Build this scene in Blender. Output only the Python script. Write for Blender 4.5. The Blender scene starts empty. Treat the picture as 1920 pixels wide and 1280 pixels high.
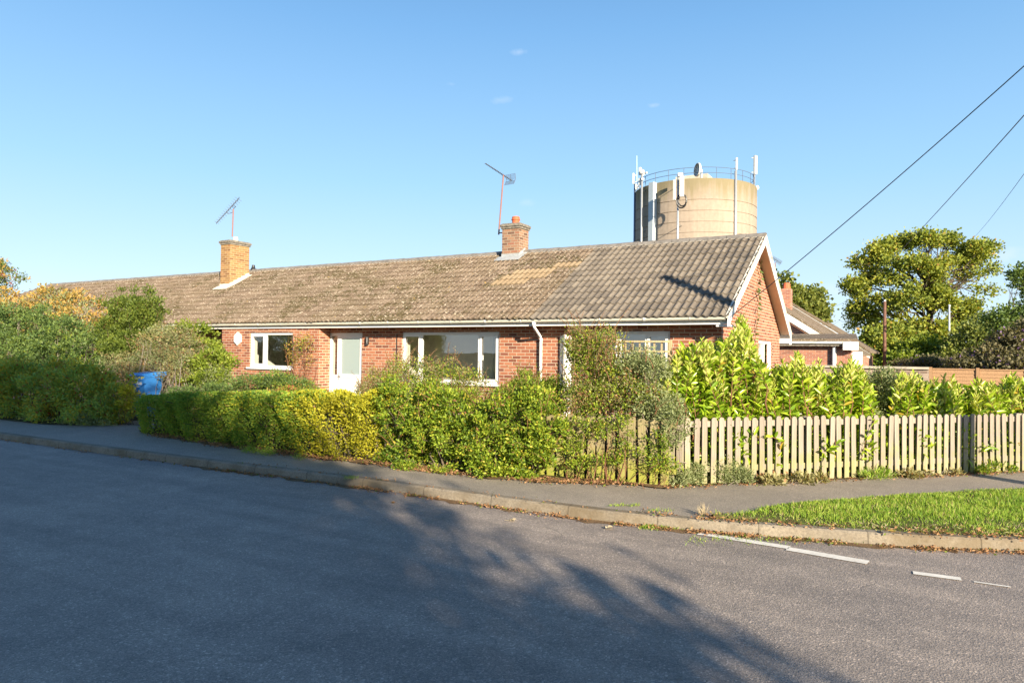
import bpy, bmesh, math, random
import numpy as np
from mathutils import Vector
R = math.radians
rng = np.random.default_rng(7)
random.seed(7)
sc = bpy.context.scene
col = sc.collection

# ------------------------------------------------------------------ camera
F_PX, YAW, PITCH, ROLL, EYE = 1320.0, R(30.1), R(.9), R(.72), 1.65
CP = np.array([0, 0, EYE])
cF = np.array([-math.sin(YAW)*math.cos(PITCH), math.cos(YAW)*math.cos(PITCH), math.sin(PITCH)])
_r0 = np.array([math.cos(YAW), math.sin(YAW), 0]); _u0 = np.cross(_r0, cF)
cR = math.cos(ROLL)*_r0 + math.sin(ROLL)*_u0
cU = -math.sin(ROLL)*_r0 + math.cos(ROLL)*_u0
cam = bpy.data.cameras.new('camera'); camo = bpy.data.objects.new('camera', cam); col.objects.link(camo)
cam.sensor_width = 36; cam.lens = 36*F_PX/1920; cam.clip_start = .05; cam.clip_end = 3000
from mathutils import Matrix
m = Matrix.Identity(4)
for i in range(3):
    m[i][0] = cR[i]; m[i][1] = cU[i]; m[i][2] = -cF[i]; m[i][3] = CP[i]
camo.matrix_world = m
sc.camera = camo

def ray(x, y): return cF + cR*(x-960)/F_PX - cU*(y-640)/F_PX
def gz(x, y, z=0.): d = ray(x, y); return CP + d*(z-EYE)/d[2]       # surveyed point on a level plane
def gy(x, y, Y): d = ray(x, y); return CP + d*Y/d[1]               # on a plane parallel to the house front
def gx(x, y, X): d = ray(x, y); return CP + d*X/d[0]               # on a plane parallel to the gable
def at(x, y, D): return CP + ray(x, y)*D

# ------------------------------------------------------------------ sky, sun, exposure
SUN_AZ, SUN_EL = 126.2, 18.5            # compass degrees from +Y, elevation
sd = np.array([math.sin(R(SUN_AZ))*math.cos(R(SUN_EL)), math.cos(R(SUN_AZ))*math.cos(R(SUN_EL)), math.sin(R(SUN_EL))])
w = bpy.data.worlds.new('World'); sc.world = w; w.use_nodes = True
nt = w.node_tree; nt.nodes.clear()
out = nt.nodes.new('ShaderNodeOutputWorld'); bg = nt.nodes.new('ShaderNodeBackground'); sky = nt.nodes.new('ShaderNodeTexSky')
sky.sky_type = 'NISHITA'; sky.sun_disc = False; sky.sun_elevation = R(SUN_EL); sky.sun_rotation = R(SUN_AZ)
sky.altitude = 0; sky.air_density = 1.0; sky.dust_density = .6; sky.ozone_density = 2.2
bg.inputs['Strength'].default_value = .098
# clear autumn blue: the physical sky blended with a measured blue by elevation
tcn = nt.nodes.new('ShaderNodeTexCoord'); sep = nt.nodes.new('ShaderNodeSeparateXYZ'); rmp = nt.nodes.new('ShaderNodeValToRGB'); mxs = nt.nodes.new('ShaderNodeMixRGB')
nt.links.new(tcn.outputs['Generated'], sep.inputs[0]); nt.links.new(sep.outputs[2], rmp.inputs[0])
e = rmp.color_ramp.elements; e[0].position = 0; e[0].color = (3.3, 4.0, 4.55, 1); e[1].position = 1; e[1].color = (.10, .36, 1.1, 1)
for p_, c_ in ((.09, (2.55, 3.5, 4.4)), (.23, (1.62, 2.9, 4.25)), (.42, (.86, 1.98, 3.55)), (.60, (.33, 1.0, 2.3))):
    q_ = e.new(p_); q_.color = (*c_, 1)
mxs.inputs[0].default_value = .86
nt.links.new(sky.outputs[0], mxs.inputs[1]); nt.links.new(rmp.outputs[0], mxs.inputs[2]); 
prev = mxs.outputs[0]                       # a few faint cloud wisps at fixed sky directions
cn = nt.nodes.new('ShaderNodeTexNoise'); cn.inputs['Scale'].default_value = 75; cn.inputs['Detail'].default_value = 6; nt.links.new(tcn.outputs['Generated'], cn.inputs['Vector'])
for px_, py_, r_, k_ in ((973, 98, .022, .24), (940, 188, .028, .22), (1222, 198, .017, .26), (848, 158, .014, .12), (1190, 480, .05, .15), (1890, 478, .05, .3), (1560, 545, .05, .25), (985, 380, .03, .15)):
    d_ = ray(px_, py_); d_ = d_/np.linalg.norm(d_)
    vm_ = nt.nodes.new('ShaderNodeVectorMath'); vm_.operation = 'SUBTRACT'; vm_.inputs[1].default_value = tuple(d_); nt.links.new(tcn.outputs['Generated'], vm_.inputs[0])
    v2_ = nt.nodes.new('ShaderNodeVectorMath'); v2_.operation = 'MULTIPLY'; v2_.inputs[1].default_value = (1, 1, 3); nt.links.new(vm_.outputs[0], v2_.inputs[0])
    v3_ = nt.nodes.new('ShaderNodeVectorMath'); v3_.operation = 'LENGTH'; nt.links.new(v2_.outputs[0], v3_.inputs[0])
    mr_ = nt.nodes.new('ShaderNodeMapRange'); mr_.inputs['From Min'].default_value = r_; mr_.inputs['From Max'].default_value = 0; nt.links.new(v3_.outputs['Value'], mr_.inputs['Value'])
    ml_ = nt.nodes.new('ShaderNodeMath'); ml_.operation = 'MULTIPLY'; nt.links.new(mr_.outputs[0], ml_.inputs[0]); nt.links.new(cn.outputs['Fac'], ml_.inputs[1])
    rr_ = nt.nodes.new('ShaderNodeMapRange'); rr_.inputs['From Min'].default_value = .2; rr_.inputs['From Max'].default_value = .5; rr_.inputs['To Max'].default_value = k_; nt.links.new(ml_.outputs[0], rr_.inputs['Value'])
    mc_ = nt.nodes.new('ShaderNodeMixRGB'); mc_.inputs[2].default_value = (3.6, 4.0, 4.6, 1); nt.links.new(rr_.outputs[0], mc_.inputs[0]); nt.links.new(prev, mc_.inputs[1]); prev = mc_.outputs[0]
nt.links.new(prev, bg.inputs[0]); nt.links.new(bg.outputs[0], out.inputs[0])
sl = bpy.data.lights.new('sun', 'SUN'); sl.energy = 5.0; sl.angle = R(.55); sl.color = (1, .86, .655)
so = bpy.data.objects.new('sun', sl); col.objects.link(so)
so.rotation_euler = Vector(sd).to_track_quat('Z', 'Y').to_euler(); so.location = (20, -15, 20)
sc.view_settings.view_transform = 'Standard'; sc.view_settings.look = 'None'
sc.view_settings.exposure = 1.36; sc.view_settings.gamma = 1
sc.cycles.max_bounces = 7; sc.cycles.transparent_max_bounces = 12; sc.cycles.diffuse_bounces = 3
sc.cycles.use_denoising = True
sc.cycles.sample_clamp_indirect = 6

# ------------------------------------------------------------------ materials
class NB:
    def __init__(s, name):
        s.m = bpy.data.materials.new(name); s.m.use_nodes = True; s.t = s.m.node_tree
        s.b = s.t.nodes['Principled BSDF']; s.o = s.t.nodes['Material Output']
    def n(s, k, **kw):
        a = s.t.nodes.new('ShaderNode'+k)
        for p, v in kw.items():
            if hasattr(a, p): setattr(a, p, v)
            else: a.inputs[p.replace('_', ' ')].default_value = v
        return a
    def l(s, a, b): s.t.links.new(a, b)
    def obj(s): return s.n('TexCoord').outputs['Object']
    def uv(s): return s.n('TexCoord').outputs['UV']
    def noise(s, vec, scale, detail=4, rough=.55, dim=None):
        a = s.n('TexNoise'); a.inputs['Scale'].default_value = scale; a.inputs['Detail'].default_value = detail
        a.inputs['Roughness'].default_value = rough
        if vec is not None: s.l(vec, a.inputs['Vector'])
        return a.outputs['Fac']
    def ramp(s, fac, stops, interp='LINEAR'):
        a = s.n('ValToRGB'); a.color_ramp.interpolation = interp; e = a.color_ramp.elements
        while len(e) > 1: e.remove(e[-1])
        e[0].position, e[0].color = stops[0][0], (*stops[0][1], 1)
        for p, c in stops[1:]:
            q = e.new(p); q.color = (*c, 1)
        s.l(fac, a.inputs[0]); return a.outputs[0]
    def mix(s, f, a, b, mode='MIX'):
        x = s.n('MixRGB', blend_type=mode)
        for i, v in enumerate((f, a, b)):
            if isinstance(v, (int, float)): x.inputs[i].default_value = v if i == 0 else (v, v, v, 1)
            elif isinstance(v, tuple): x.inputs[i].default_value = (*v, 1)
            else: s.l(v, x.inputs[i])
        return x.outputs[0]
    def math(s, op, a, b=None, clamp=False):
        x = s.n('Math', operation=op); x.use_clamp = clamp
        for i, v in enumerate((a, b)):
            if v is None: continue
            if isinstance(v, (int, float)): x.inputs[i].default_value = v
            else: s.l(v, x.inputs[i])
        return x.outputs[0]
    def bump(s, h, strength=.4, dist=.01):
        x = s.n('Bump'); x.inputs['Strength'].default_value = strength; x.inputs['Distance'].default_value = dist
        s.l(h, x.inputs['Height']); s.l(x.outputs[0], s.b.inputs['Normal']); return x
    def base(s, c):
        if isinstance(c, tuple): s.b.inputs['Base Color'].default_value = (*c, 1)
        else: s.l(c, s.b.inputs['Base Color'])
    def set(s, rough=.6, spec=.5, metal=0):
        s.b.inputs['Roughness'].default_value = rough; s.b.inputs['Specular IOR Level'].default_value = spec
        s.b.inputs['Metallic'].default_value = metal; return s

def plain(name, c, rough=.6, spec=.4, metal=0, var=.12, scale=6, bump=0):
    a = NB(name); f = a.noise(a.obj(), scale)
    a.base(a.ramp(f, [(.3, tuple(x*(1-var) for x in c)), (.7, tuple(min(1, x*(1+var)) for x in c))])); a.set(rough, spec, metal)
    if bump: a.bump(a.noise(a.obj(), scale*8), bump, .01)
    return a.m

def brick_mat(name, cols, mortar, stain=.25, bw=.225, rh=.075):
    a = NB(name); uv = a.uv()
    b = a.n('TexBrick'); b.offset = .5; b.squash = 1
    b.inputs['Color1'].default_value = (0, 0, 0, 1); b.inputs['Color2'].default_value = (1, 1, 1, 1); b.inputs['Mortar'].default_value = (.5, .5, .5, 1)
    b.inputs['Scale'].default_value = 1; b.inputs['Mortar Size'].default_value = .0085; b.inputs['Mortar Smooth'].default_value = .15
    b.inputs['Bias'].default_value = 0; b.inputs['Brick Width'].default_value = bw; b.inputs['Row Height'].default_value = rh
    wob = a.noise(uv, 9, 2); vm = a.n('VectorMath', operation='SCALE'); 
    cmb = a.n('CombineXYZ'); a.l(a.math('MULTIPLY', a.math('SUBTRACT', wob, .5), .012), cmb.inputs[1])
    va = a.n('VectorMath', operation='ADD'); a.l(uv, va.inputs[0]); a.l(cmb.outputs[0], va.inputs[1])
    a.l(va.outputs[0], b.inputs['Vector'])
    c = a.ramp(b.outputs['Color'], cols)
    nz = a.noise(a.obj(), 60, 3, .7); c = a.mix(.35, c, a.ramp(nz, [(.3, (.55, .5, .5)), (.7, (1.1, 1.1, 1.1))]), 'MULTIPLY')
    mm = a.mix(a.noise(a.obj(), 3), mortar, tuple(x*.72 for x in mortar))
    c = a.mix(b.outputs['Fac'], c, mm)
    big = a.noise(a.obj(), .9, 4, .6)
    c = a.mix(stain, c, a.ramp(big, [(.35, (.62, .56, .5)), (.6, (1.05, 1.02, 1))]), 'MULTIPLY')
    a.base(c); a.set(.88, .25)
    h = a.math('SUBTRACT', a.math('MULTIPLY', nz, .35), b.outputs['Fac']); a.bump(h, .6, .008)
    return a.m

MT = {}
MT['brick'] = brick_mat('red_brick', [(0, (.17, .068, .048)), (.14, (.24, .086, .055)), (.35, (.34, .128, .074)), (.6, (.39, .158, .088)), (.85, (.43, .19, .11)), (1, (.28, .10, .062))], (.56, .455, .34))
MT['ybrick'] = brick_mat('yellow_brick', [(0, (.22, .11, .05)), (.3, (.32, .19, .08)), (.7, (.39, .235, .10)), (1, (.34, .17, .08))], (.5, .38, .22), .45)
MT['cbrick'] = brick_mat('weathered_chimney_brick', [(0, (.13, .07, .05)), (.3, (.22, .13, .09)), (.7, (.32, .19, .12)), (1, (.28, .12, .08))], (.40, .34, .25), .5)
MT['fbrick'] = brick_mat('far_brick', [(0, (.30, .12, .09)), (.5, (.42, .17, .11)), (1, (.5, .22, .14))], (.5, .42, .33))
MT['upvc'] = plain('white_upvc', (.80, .80, .78), .35, .5, var=.03)
MT['board'] = plain('white_painted_board', (.80, .79, .76), .5, .4, var=.05, scale=3)
MT['soffit'] = plain('bounce_tinted_soffit', (.72, .54, .40), .6, .3, var=.04)  # whitish board; warm light bounced off the brick is put into its colour
MT['gutter'] = plain('cream_gutter_plastic', (.72, .70, .60), .4, .5, var=.08, scale=4)
MT['plaster'] = plain('cream_interior_plaster', (.72, .67, .58), .8, .2, var=.04)
MT['floor'] = plain('interior_floor', (.32, .26, .2), .7, .2)
MT['lead'] = plain('lead_flashing', (.34, .36, .37), .5, .5, var=.2)
MT['mortar'] = plain('pale_cement', (.62, .58, .5), .9, .2, var=.2, scale=9, bump=.4)
MT['black'] = plain('black_plastic', (.02, .02, .022), .4, .5)
MT['terracotta'] = plain('terracotta', (.55, .13, .06), .7, .3, var=.2, scale=5)
MT['steel'] = plain('galvanised_steel', (.50, .52, .53), .45, .5, .6, var=.1)
MT['railing'] = plain('blue_grey_railing', (.13, .17, .24), .5, .5, .2)
MT['bronze'] = plain('rusty_mast', (.28, .14, .12), .6, .4, .2)
MT['alu'] = plain('aerial_aluminium', (.14, .15, .17), .45, .5, .3)
MT['antenna'] = plain('white_antenna_radome', (.60, .60, .58), .5, .4, var=.05)
MT['duct'] = plain('pale_grey_duct', (.46, .52, .56), .5, .4, var=.06)
MT['coping'] = plain('chimney_coping', (.20, .18, .15), .9, .2, var=.5, scale=14, bump=.5)
MT['pole_wood'] = plain('creosoted_pole', (.16, .085, .06), .85, .2, var=.3, scale=5)
MT['wire'] = plain('black_cable', (.045, .05, .06), .5, .4)
MT['bin'] = plain('blue_bin_plastic', (.05, .27, .74), .42, .5, var=.1)
MT['sticker'] = plain('white_sticker', (.7, .72, .75), .5, .4)
MT['lamp_post'] = plain('pale_lamp_post', (.62, .66, .7), .4, .5, .3)
MT['concrete'] = plain('pale_concrete', (.42, .38, .31), .9, .2, var=.2, scale=4, bump=.3)
MT['plastic_teal'] = plain('teal_plastic', (.2, .45, .45), .5, .4)

def glass_mat(name, refl=.15, tint=(.9, .94, .93)):
    a = NB(name); a.t.nodes.remove(a.b)
    tr = a.n('BsdfTransparent'); tr.inputs[0].default_value = (*tint, 1)
    g = a.n('BsdfGlossy'); g.inputs['Roughness'].default_value = .01; g.inputs[0].default_value = (1, 1, 1, 1)
    lw = a.n('LayerWeight'); lw.inputs['Blend'].default_value = .5; ff = a.math('ADD', a.math('MULTIPLY', a.math('POWER', lw.outputs['Facing'], 4.0), .8), refl)
    wv = a.noise(a.obj(), 1.3, 2); b = a.n('Bump'); b.inputs['Strength'].default_value = .04; b.inputs['Distance'].default_value = .05
    a.l(wv, b.inputs['Height']); a.l(b.outputs[0], g.inputs['Normal'])
    mx = a.n('MixShader'); a.l(ff, mx.inputs[0]); a.l(tr.outputs[0], mx.inputs[1]); a.l(g.outputs[0], mx.inputs[2])
    a.l(mx.outputs[0], a.o.inputs[0]); return a.m
MT['glass'] = glass_mat('window_glass', .2)
def frosted():
    a = NB('frosted_glass'); a.base((.30, .37, .37)); a.set(.12, .8); return a.m
MT['frost'] = frosted()

def tile_mat(name, cols, lichen, tw, th, grey):
    a = NB(name); uv = a.uv(); sp = a.n('SeparateXYZ'); a.l(uv, sp.inputs[0])
    cx = a.math('FLOOR', a.math('DIVIDE', sp.outputs[0], tw)); cy = a.math('FLOOR', a.math('DIVIDE', sp.outputs[1], th))
    cb = a.n('CombineXYZ'); a.l(cx, cb.inputs[0]); a.l(cy, cb.inputs[1])
    wn = a.n('TexWhiteNoise'); a.l(cb.outputs[0], wn.inputs['Vector'])
    c = a.ramp(wn.outputs['Value'], cols)
    fine = a.noise(a.obj(), 38, 5, .75); c = a.mix(.8 if not grey else .5, c, a.ramp(fine, [(.34, (.42, .38, .34)), (.62, (1.3, 1.25, 1.2))]), 'MULTIPLY')
    big = a.noise(a.obj(), 1.2, 5, .6)
    if not grey:
        c = a.mix(a.ramp(big, [(.42, (0, 0, 0)), (.68, (.7, .7, .7))]), c, (.135, .105, .062))          # moss film
        mo = a.noise(a.obj(), 7, 4, .7); mo2 = a.noise(a.obj(), .7, 2)
        c = a.mix(a.ramp(a.math('MULTIPLY', mo, mo2), [(.30, (0, 0, 0)), (.345, (.85, .85, .85))]), c, (.075, .06, .025))
    for sc_, thr, lc in lichen:
        v = a.noise(a.obj(), sc_, 3, .65)
        c = a.mix(a.ramp(v, [(thr, (0, 0, 0)), (thr+.03, (.9, .9, .9))]), c, lc)
    a.base(c); a.set(.9, .2); a.bump(fine, .5, .012); return a.m
MT['tile_brown'] = tile_mat('brown_concrete_tile', [(0, (.145, .110, .082)), (.5, (.185, .143, .107)), (1, (.225, .178, .135))],
                            [(9, .63, (.40, .34, .26)), (19, .62, (.50, .44, .35)), (31, .64, (.55, .5, .42)), (5.3, .71, (.42, .27, .05))], .25, .325, False)
MT['tile_grey'] = tile_mat('grey_concrete_tile', [(0, (.132, .116, .098)), (.5, (.174, .152, .126)), (1, (.212, .186, .152))],
                           [(16, .70, (.42, .38, .25))], .3, .325, True)
MT['tile_tan'] = tile_mat('tan_replacement_tile', [(0, (.27, .205, .13)), (1, (.31, .24, .155))], [], .25, .325, True)
MT['ridge'] = plain('ridge_tile', (.19, .175, .16), .9, .2, var=.3, scale=7, bump=.3)

def asphalt(name, c, var, stones, spots=None):
    a = NB(name); o = a.obj()
    f = a.noise(o, 120, 3, .7); v = a.n('TexVoronoi'); v.inputs['Scale'].default_value = stones; a.l(o, v.inputs['Vector'])
    big = a.noise(o, .55, 5, .6); mid = a.noise(o, 3.5, 5, .65)
    cc = a.ramp(f, [(.3, tuple(x*.6 for x in c)), (.52, c), (.75, tuple(x*1.7 for x in c))])
    cc = a.mix(.55, cc, a.ramp(v.outputs['Color'], [(.0, (.32, .32, .33)), (.5, (.85, .85, .85)), (.75, (1.1, 1.1, 1.1)), (.97, (2.6, 2.5, 2.4))]), 'MULTIPLY')
    cc = a.mix(var, cc, a.ramp(big, [(.3, (.72, .72, .74)), (.7, (1.25, 1.2, 1.15))]), 'MULTIPLY')
    cc = a.mix(var*.8, cc, a.ramp(mid, [(.35, (.78, .78, .78)), (.65, (1.15, 1.13, 1.1))]), 'MULTIPLY')
    if spots:
        mp = a.n('Mapping'); mp.inputs['Scale'].default_value = (.25, 3, 1); a.l(o, mp.inputs[0])
        st = a.noise(mp.outputs[0], .9, 4); cc = a.mix(.7, cc, a.ramp(st, [(.38, (.8, .8, .8)), (.62, (1.14, 1.13, 1.1))]), 'MULTIPLY')
        cr = a.n('TexVoronoi'); cr.feature = 'DISTANCE_TO_EDGE'; cr.inputs['Scale'].default_value = .35
        wv = a.n('VectorMath', operation='ADD'); nn = a.n('TexNoise'); nn.inputs['Scale'].default_value = 2.; a.l(o, nn.inputs['Vector'])
        a.l(o, wv.inputs[0]); a.l(nn.outputs['Color'], wv.inputs[1]); a.l(wv.outputs[0], cr.inputs['Vector'])
        cc = a.mix(a.ramp(cr.outputs[0], [(.0, (.45, .45, .45)), (.006, (0, 0, 0))]), cc, tuple(x*.45 for x in c))
    a.base(cc); a.set(.68, .5); a.bump(a.math('ADD', f, v.outputs['Distance']), .5, .006); return a.m
MT['road'] = asphalt('road_asphalt', (.285, .247, .217), .7, 90, True)
MT['pave'] = asphalt('pavement_tarmac', (.30, .262, .215), .5, 140)
MT['kerb'] = None
def kerb():
    a = NB('kerb_concrete'); uv = a.uv(); sp = a.n('SeparateXYZ'); a.l(uv, sp.inputs[0])
    fr = a.math('FRACT', a.math('DIVIDE', sp.outputs[0], .915))
    j = a.ramp(fr, [(0, (.45, .45, .45)), (.004, (.5, .5, .5)), (.010, (1, 1, 1)), (.993, (1, 1, 1)), (1, (.45, .45, .45))])
    f = a.noise(a.obj(), 45, 4, .7); b = a.noise(a.obj(), 3, 4)
    c = a.ramp(f, [(.3, (.17, .148, .12)), (.6, (.28, .243, .195))]); c = a.mix(.6, c, a.ramp(b, [(.35, (.6, .58, .52)), (.65, (1.1, 1.08, 1))]), 'MULTIPLY')
    c = a.mix(a.ramp(a.noise(a.obj(), 1.1, 5, .7), [(.46, (0, 0, 0)), (.62, (.75, .75, .75))]), c, (.15, .115, .07)); c = a.mix(1, c, j, 'MULTIPLY'); a.base(c); a.set(.9, .2); a.bump(f, .5, .008); return a.m
MT['kerb'] = kerb()
def marking():
    a = NB('worn_road_paint'); o = a.obj(); f = a.mix(.4, a.noise(o, 30, 5, .75), a.noise(o, 5, 3, .6))
    c = a.ramp(f, [(.31, (.19, .17, .16)), (.37, (.56, .53, .47)), (.56, (.72, .69, .62))]); a.base(c); a.set(.7, .3); a.bump(f, .3, .004); return a.m
MT['mark'] = marking()
def soil(name, c1, c2):
    a = NB(name); f = a.noise(a.obj(), 7, 6, .7); g = a.noise(a.obj(), 55, 3, .7)
    a.base(a.mix(.5, a.ramp(f, [(.35, c1), (.65, c2)]), a.ramp(g, [(.3, (.5, .5, .5)), (.7, (1.3, 1.3, 1.3))]), 'MULTIPLY')); a.set(.95, .1); a.bump(g, .6, .02); return a.m
MT['soil'] = soil('garden_soil', (.06, .04, .022), (.10, .10, .035))
MT['grassbase'] = soil('turf', (.085, .065, .03), (.10, .12, .035))
MT['litterbase'] = soil('leaf_litter_dirt', (.14, .085, .045), (.24, .16, .085))

def wood(name, c, moss=0, dark=.6):
    a = NB(name); o = a.obj(); mp = a.n('Mapping'); mp.inputs['Scale'].default_value = (26, 26, 1.6); a.l(o, mp.inputs[0])
    f = a.noise(mp.outputs[0], 3, 5, .65); rnd = a.n('ObjectInfo').outputs['Random']
    cc = a.ramp(f, [(.3, tuple(x*dark for x in c)), (.65, c)])
    cc = a.mix(.6, cc, a.ramp(rnd, [(0, (.72, .70, .70)), (1, (1.15, 1.12, 1.1))]), 'MULTIPLY')
    if moss:
        sp = a.n('SeparateXYZ'); geo = a.n('NewGeometry'); a.l(geo.outputs['Position'], sp.inputs[0])
        mz = a.noise(geo.outputs['Position'], 5, 5, .7)
        k = a.math('ADD', a.math('MULTIPLY', a.math('SUBTRACT', .75, sp.outputs[2]), .8), a.math('MULTIPLY', a.math('SUBTRACT', mz, .5), 1.6))
        cc = a.mix(a.ramp(k, [(.15, (0, 0, 0)), (.5, (moss, moss, moss))]), cc, (.27, .285, .04))
    a.base(cc); a.set(.85, .2); a.bump(f, .4, .006); return a.m
MT['picket'] = wood('weathered_picket_wood', (.33, .285, .232), .4)
MT['mossboard'] = wood('mossy_board_wood', (.33, .28, .15), .85)
MT['panelwood'] = wood('brown_panel_wood', (.40, .25, .14), .0)
MT['trellis'] = wood('pale_trellis_wood', (.52, .42, .25), .1)
MT['bark'] = wood('bark', (.14, .115, .085), .0, .4)
MT['twig'] = wood('grey_twig', (.34, .29, .25), .0, .6)
MT['redtwig'] = wood('brown_twig', (.22, .11, .06), .0, .6)

def leaf_mat(name, cols, trans=.35, rough=.55, spec=.35, patch=None, hs=1.6):
    a = NB(name); rnd = a.n('NewGeometry').outputs['Random Per Island']
    nz = a.noise(a.obj(), hs, 3, .6)
    k = a.math('ADD', a.math('MULTIPLY', rnd, .6), a.math('MULTIPLY', a.math('SUBTRACT', nz, .3), 1.0), True)
    G_ = .84; cols = [(p_, tuple(min(.72, x*G_) for x in c_)) for p_, c_ in cols]
    c = a.ramp(k, cols)
    if patch:
        for thr, pc in patch:
            wn = a.n('TexWhiteNoise'); wn.noise_dimensions = '1D'; a.l(a.math('MULTIPLY', rnd, 91.7+thr*10), wn.inputs['W'])
            c = a.mix(a.ramp(wn.outputs['Value'], [(1-thr, (0, 0, 0)), (1-thr+.001, (1, 1, 1))], 'CONSTANT'), c, pc)
    a.base(c); a.set(rough, spec)
    tr = a.n('BsdfTranslucent'); a.l(a.mix(1, c, (1.5, 1.45, .6), 'MULTIPLY'), tr.inputs[0])
    mx = a.n('MixShader'); mx.inputs[0].default_value = trans
    a.l(a.b.outputs[0], mx.inputs[1]); a.l(tr.outputs[0], mx.inputs[2]); a.l(mx.outputs[0], a.o.inputs[0]); return a.m
L = {}
L['hedge'] = leaf_mat('hedge_leaf', [(0, (.07, .17, .028)), (.45, (.22, .36, .045)), (.8, (.40, .49, .06)), (1, (.64, .62, .10))], patch=[(.05, (.4, .33, .07))])
L['golden'] = leaf_mat('golden_leaf', [(0, (.20, .25, .02)), (.35, (.44, .43, .03)), (1, (.70, .62, .05))])
L['wild'] = leaf_mat('wild_shrub_leaf', [(0, (.025, .055, .012)), (.25, (.10, .18, .018)), (.6, (.27, .38, .03)), (1, (.58, .60, .07))], patch=[(.03, (.26, .13, .06)), (.06, (.45, .38, .05))], hs=3.2)
L['pale'] = leaf_mat('pale_seedy_leaf', [(0, (.16, .15, .06)), (.5, (.33, .31, .13)), (1, (.52, .46, .24))], patch=[(.08, (.34, .17, .08))], hs=2)
L['olive'] = leaf_mat('grey_olive_leaf', [(0, (.13, .17, .07)), (.5, (.29, .34, .15)), (1, (.47, .50, .27))], hs=2)
L['laurel'] = leaf_mat('laurel_leaf', [(0, (.09, .19, .012)), (.3, (.22, .36, .02)), (.65, (.40, .54, .035)), (1, (.62, .68, .08))], .3, .3, .5, patch=[(.02, (.5, .35, .05))], hs=1.2)
L['yshoot'] = leaf_mat('young_laurel_leaf', [(0, (.34, .44, .06)), (.5, (.52, .56, .12)), (1, (.62, .62, .2))], .3, .4, .4)
L['grass'] = leaf_mat('grass_blade', [(0, (.10, .20, .025)), (.35, (.22, .38, .04)), (.75, (.40, .50, .07)), (1, (.55, .53, .2))], .35, .6, patch=[(.07, (.45, .36, .18))], hs=2.5)
L['dry'] = leaf_mat('dry_litter_leaf', [(0, (.16, .075, .035)), (.5, (.33, .18, .09)), (1, (.52, .34, .18))], .15, .8, .1, patch=[(.1, (.13, .17, .03))], hs=8)
L['straw'] = leaf_mat('dry_straw', [(0, (.45, .36, .22)), (1, (.65, .56, .4))], .2, .8, .1)
L['darkshrub'] = leaf_mat('autumn_shrub_leaf', [(0, (.15, .26, .08)), (.4, (.34, .50, .10)), (.7, (.52, .48, .07)), (1, (.80, .6, .09))], patch=[(.05, (.5, .33, .03)), (.04, (.3, .08, .03))], hs=2.2)
L['deep'] = leaf_mat('deep_green_leaf', [(0, (.06, .11, .04)), (.5, (.14, .22, .06)), (1, (.28, .36, .08))], hs=2)
L['autumn'] = leaf_mat('yellow_orange_leaf', [(0, (.24, .20, .04)), (.4, (.46, .33, .08)), (.75, (.60, .38, .12)), (1, (.60, .22, .12))], hs=2.5)
L['conifer'] = leaf_mat('feathery_green_leaf', [(0, (.04, .075, .014)), (.5, (.14, .20, .03)), (1, (.27, .31, .05))], hs=2.5)
L['bright'] = leaf_mat('bright_green_leaf', [(0, (.08, .13, .015)), (.5, (.21, .29, .03)), (1, (.38, .42, .06))], hs=2)
L['oak'] = leaf_mat('oak_leaf', [(0, (.12, .17, .035)), (.4, (.25, .31, .05)), (.75, (.40, .42, .06)), (1, (.55, .47, .07))], .3, .6, .3, patch=[(.03, (.33, .2, .04))], hs=.35)
L['fargreen'] = leaf_mat('far_green_leaf', [(0, (.08, .11, .03)), (.5, (.19, .24, .05)), (1, (.36, .36, .08))], .3, hs=.5)
L['budd'] = leaf_mat('brown_green_leaf', [(0, (.07, .07, .035)), (.5, (.16, .15, .075)), (1, (.28, .24, .13))], .3, patch=[(.03, (.28, .16, .42))], hs=1)
L['red'] = leaf_mat('red_leaf', [(0, (.3, .05, .03)), (1, (.62, .14, .07))], hs=3)
L['petal'] = leaf_mat('berry_orange', [(0, (.6, .10, .04)), (1, (.7, .2, .08))], hs=3)

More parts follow.
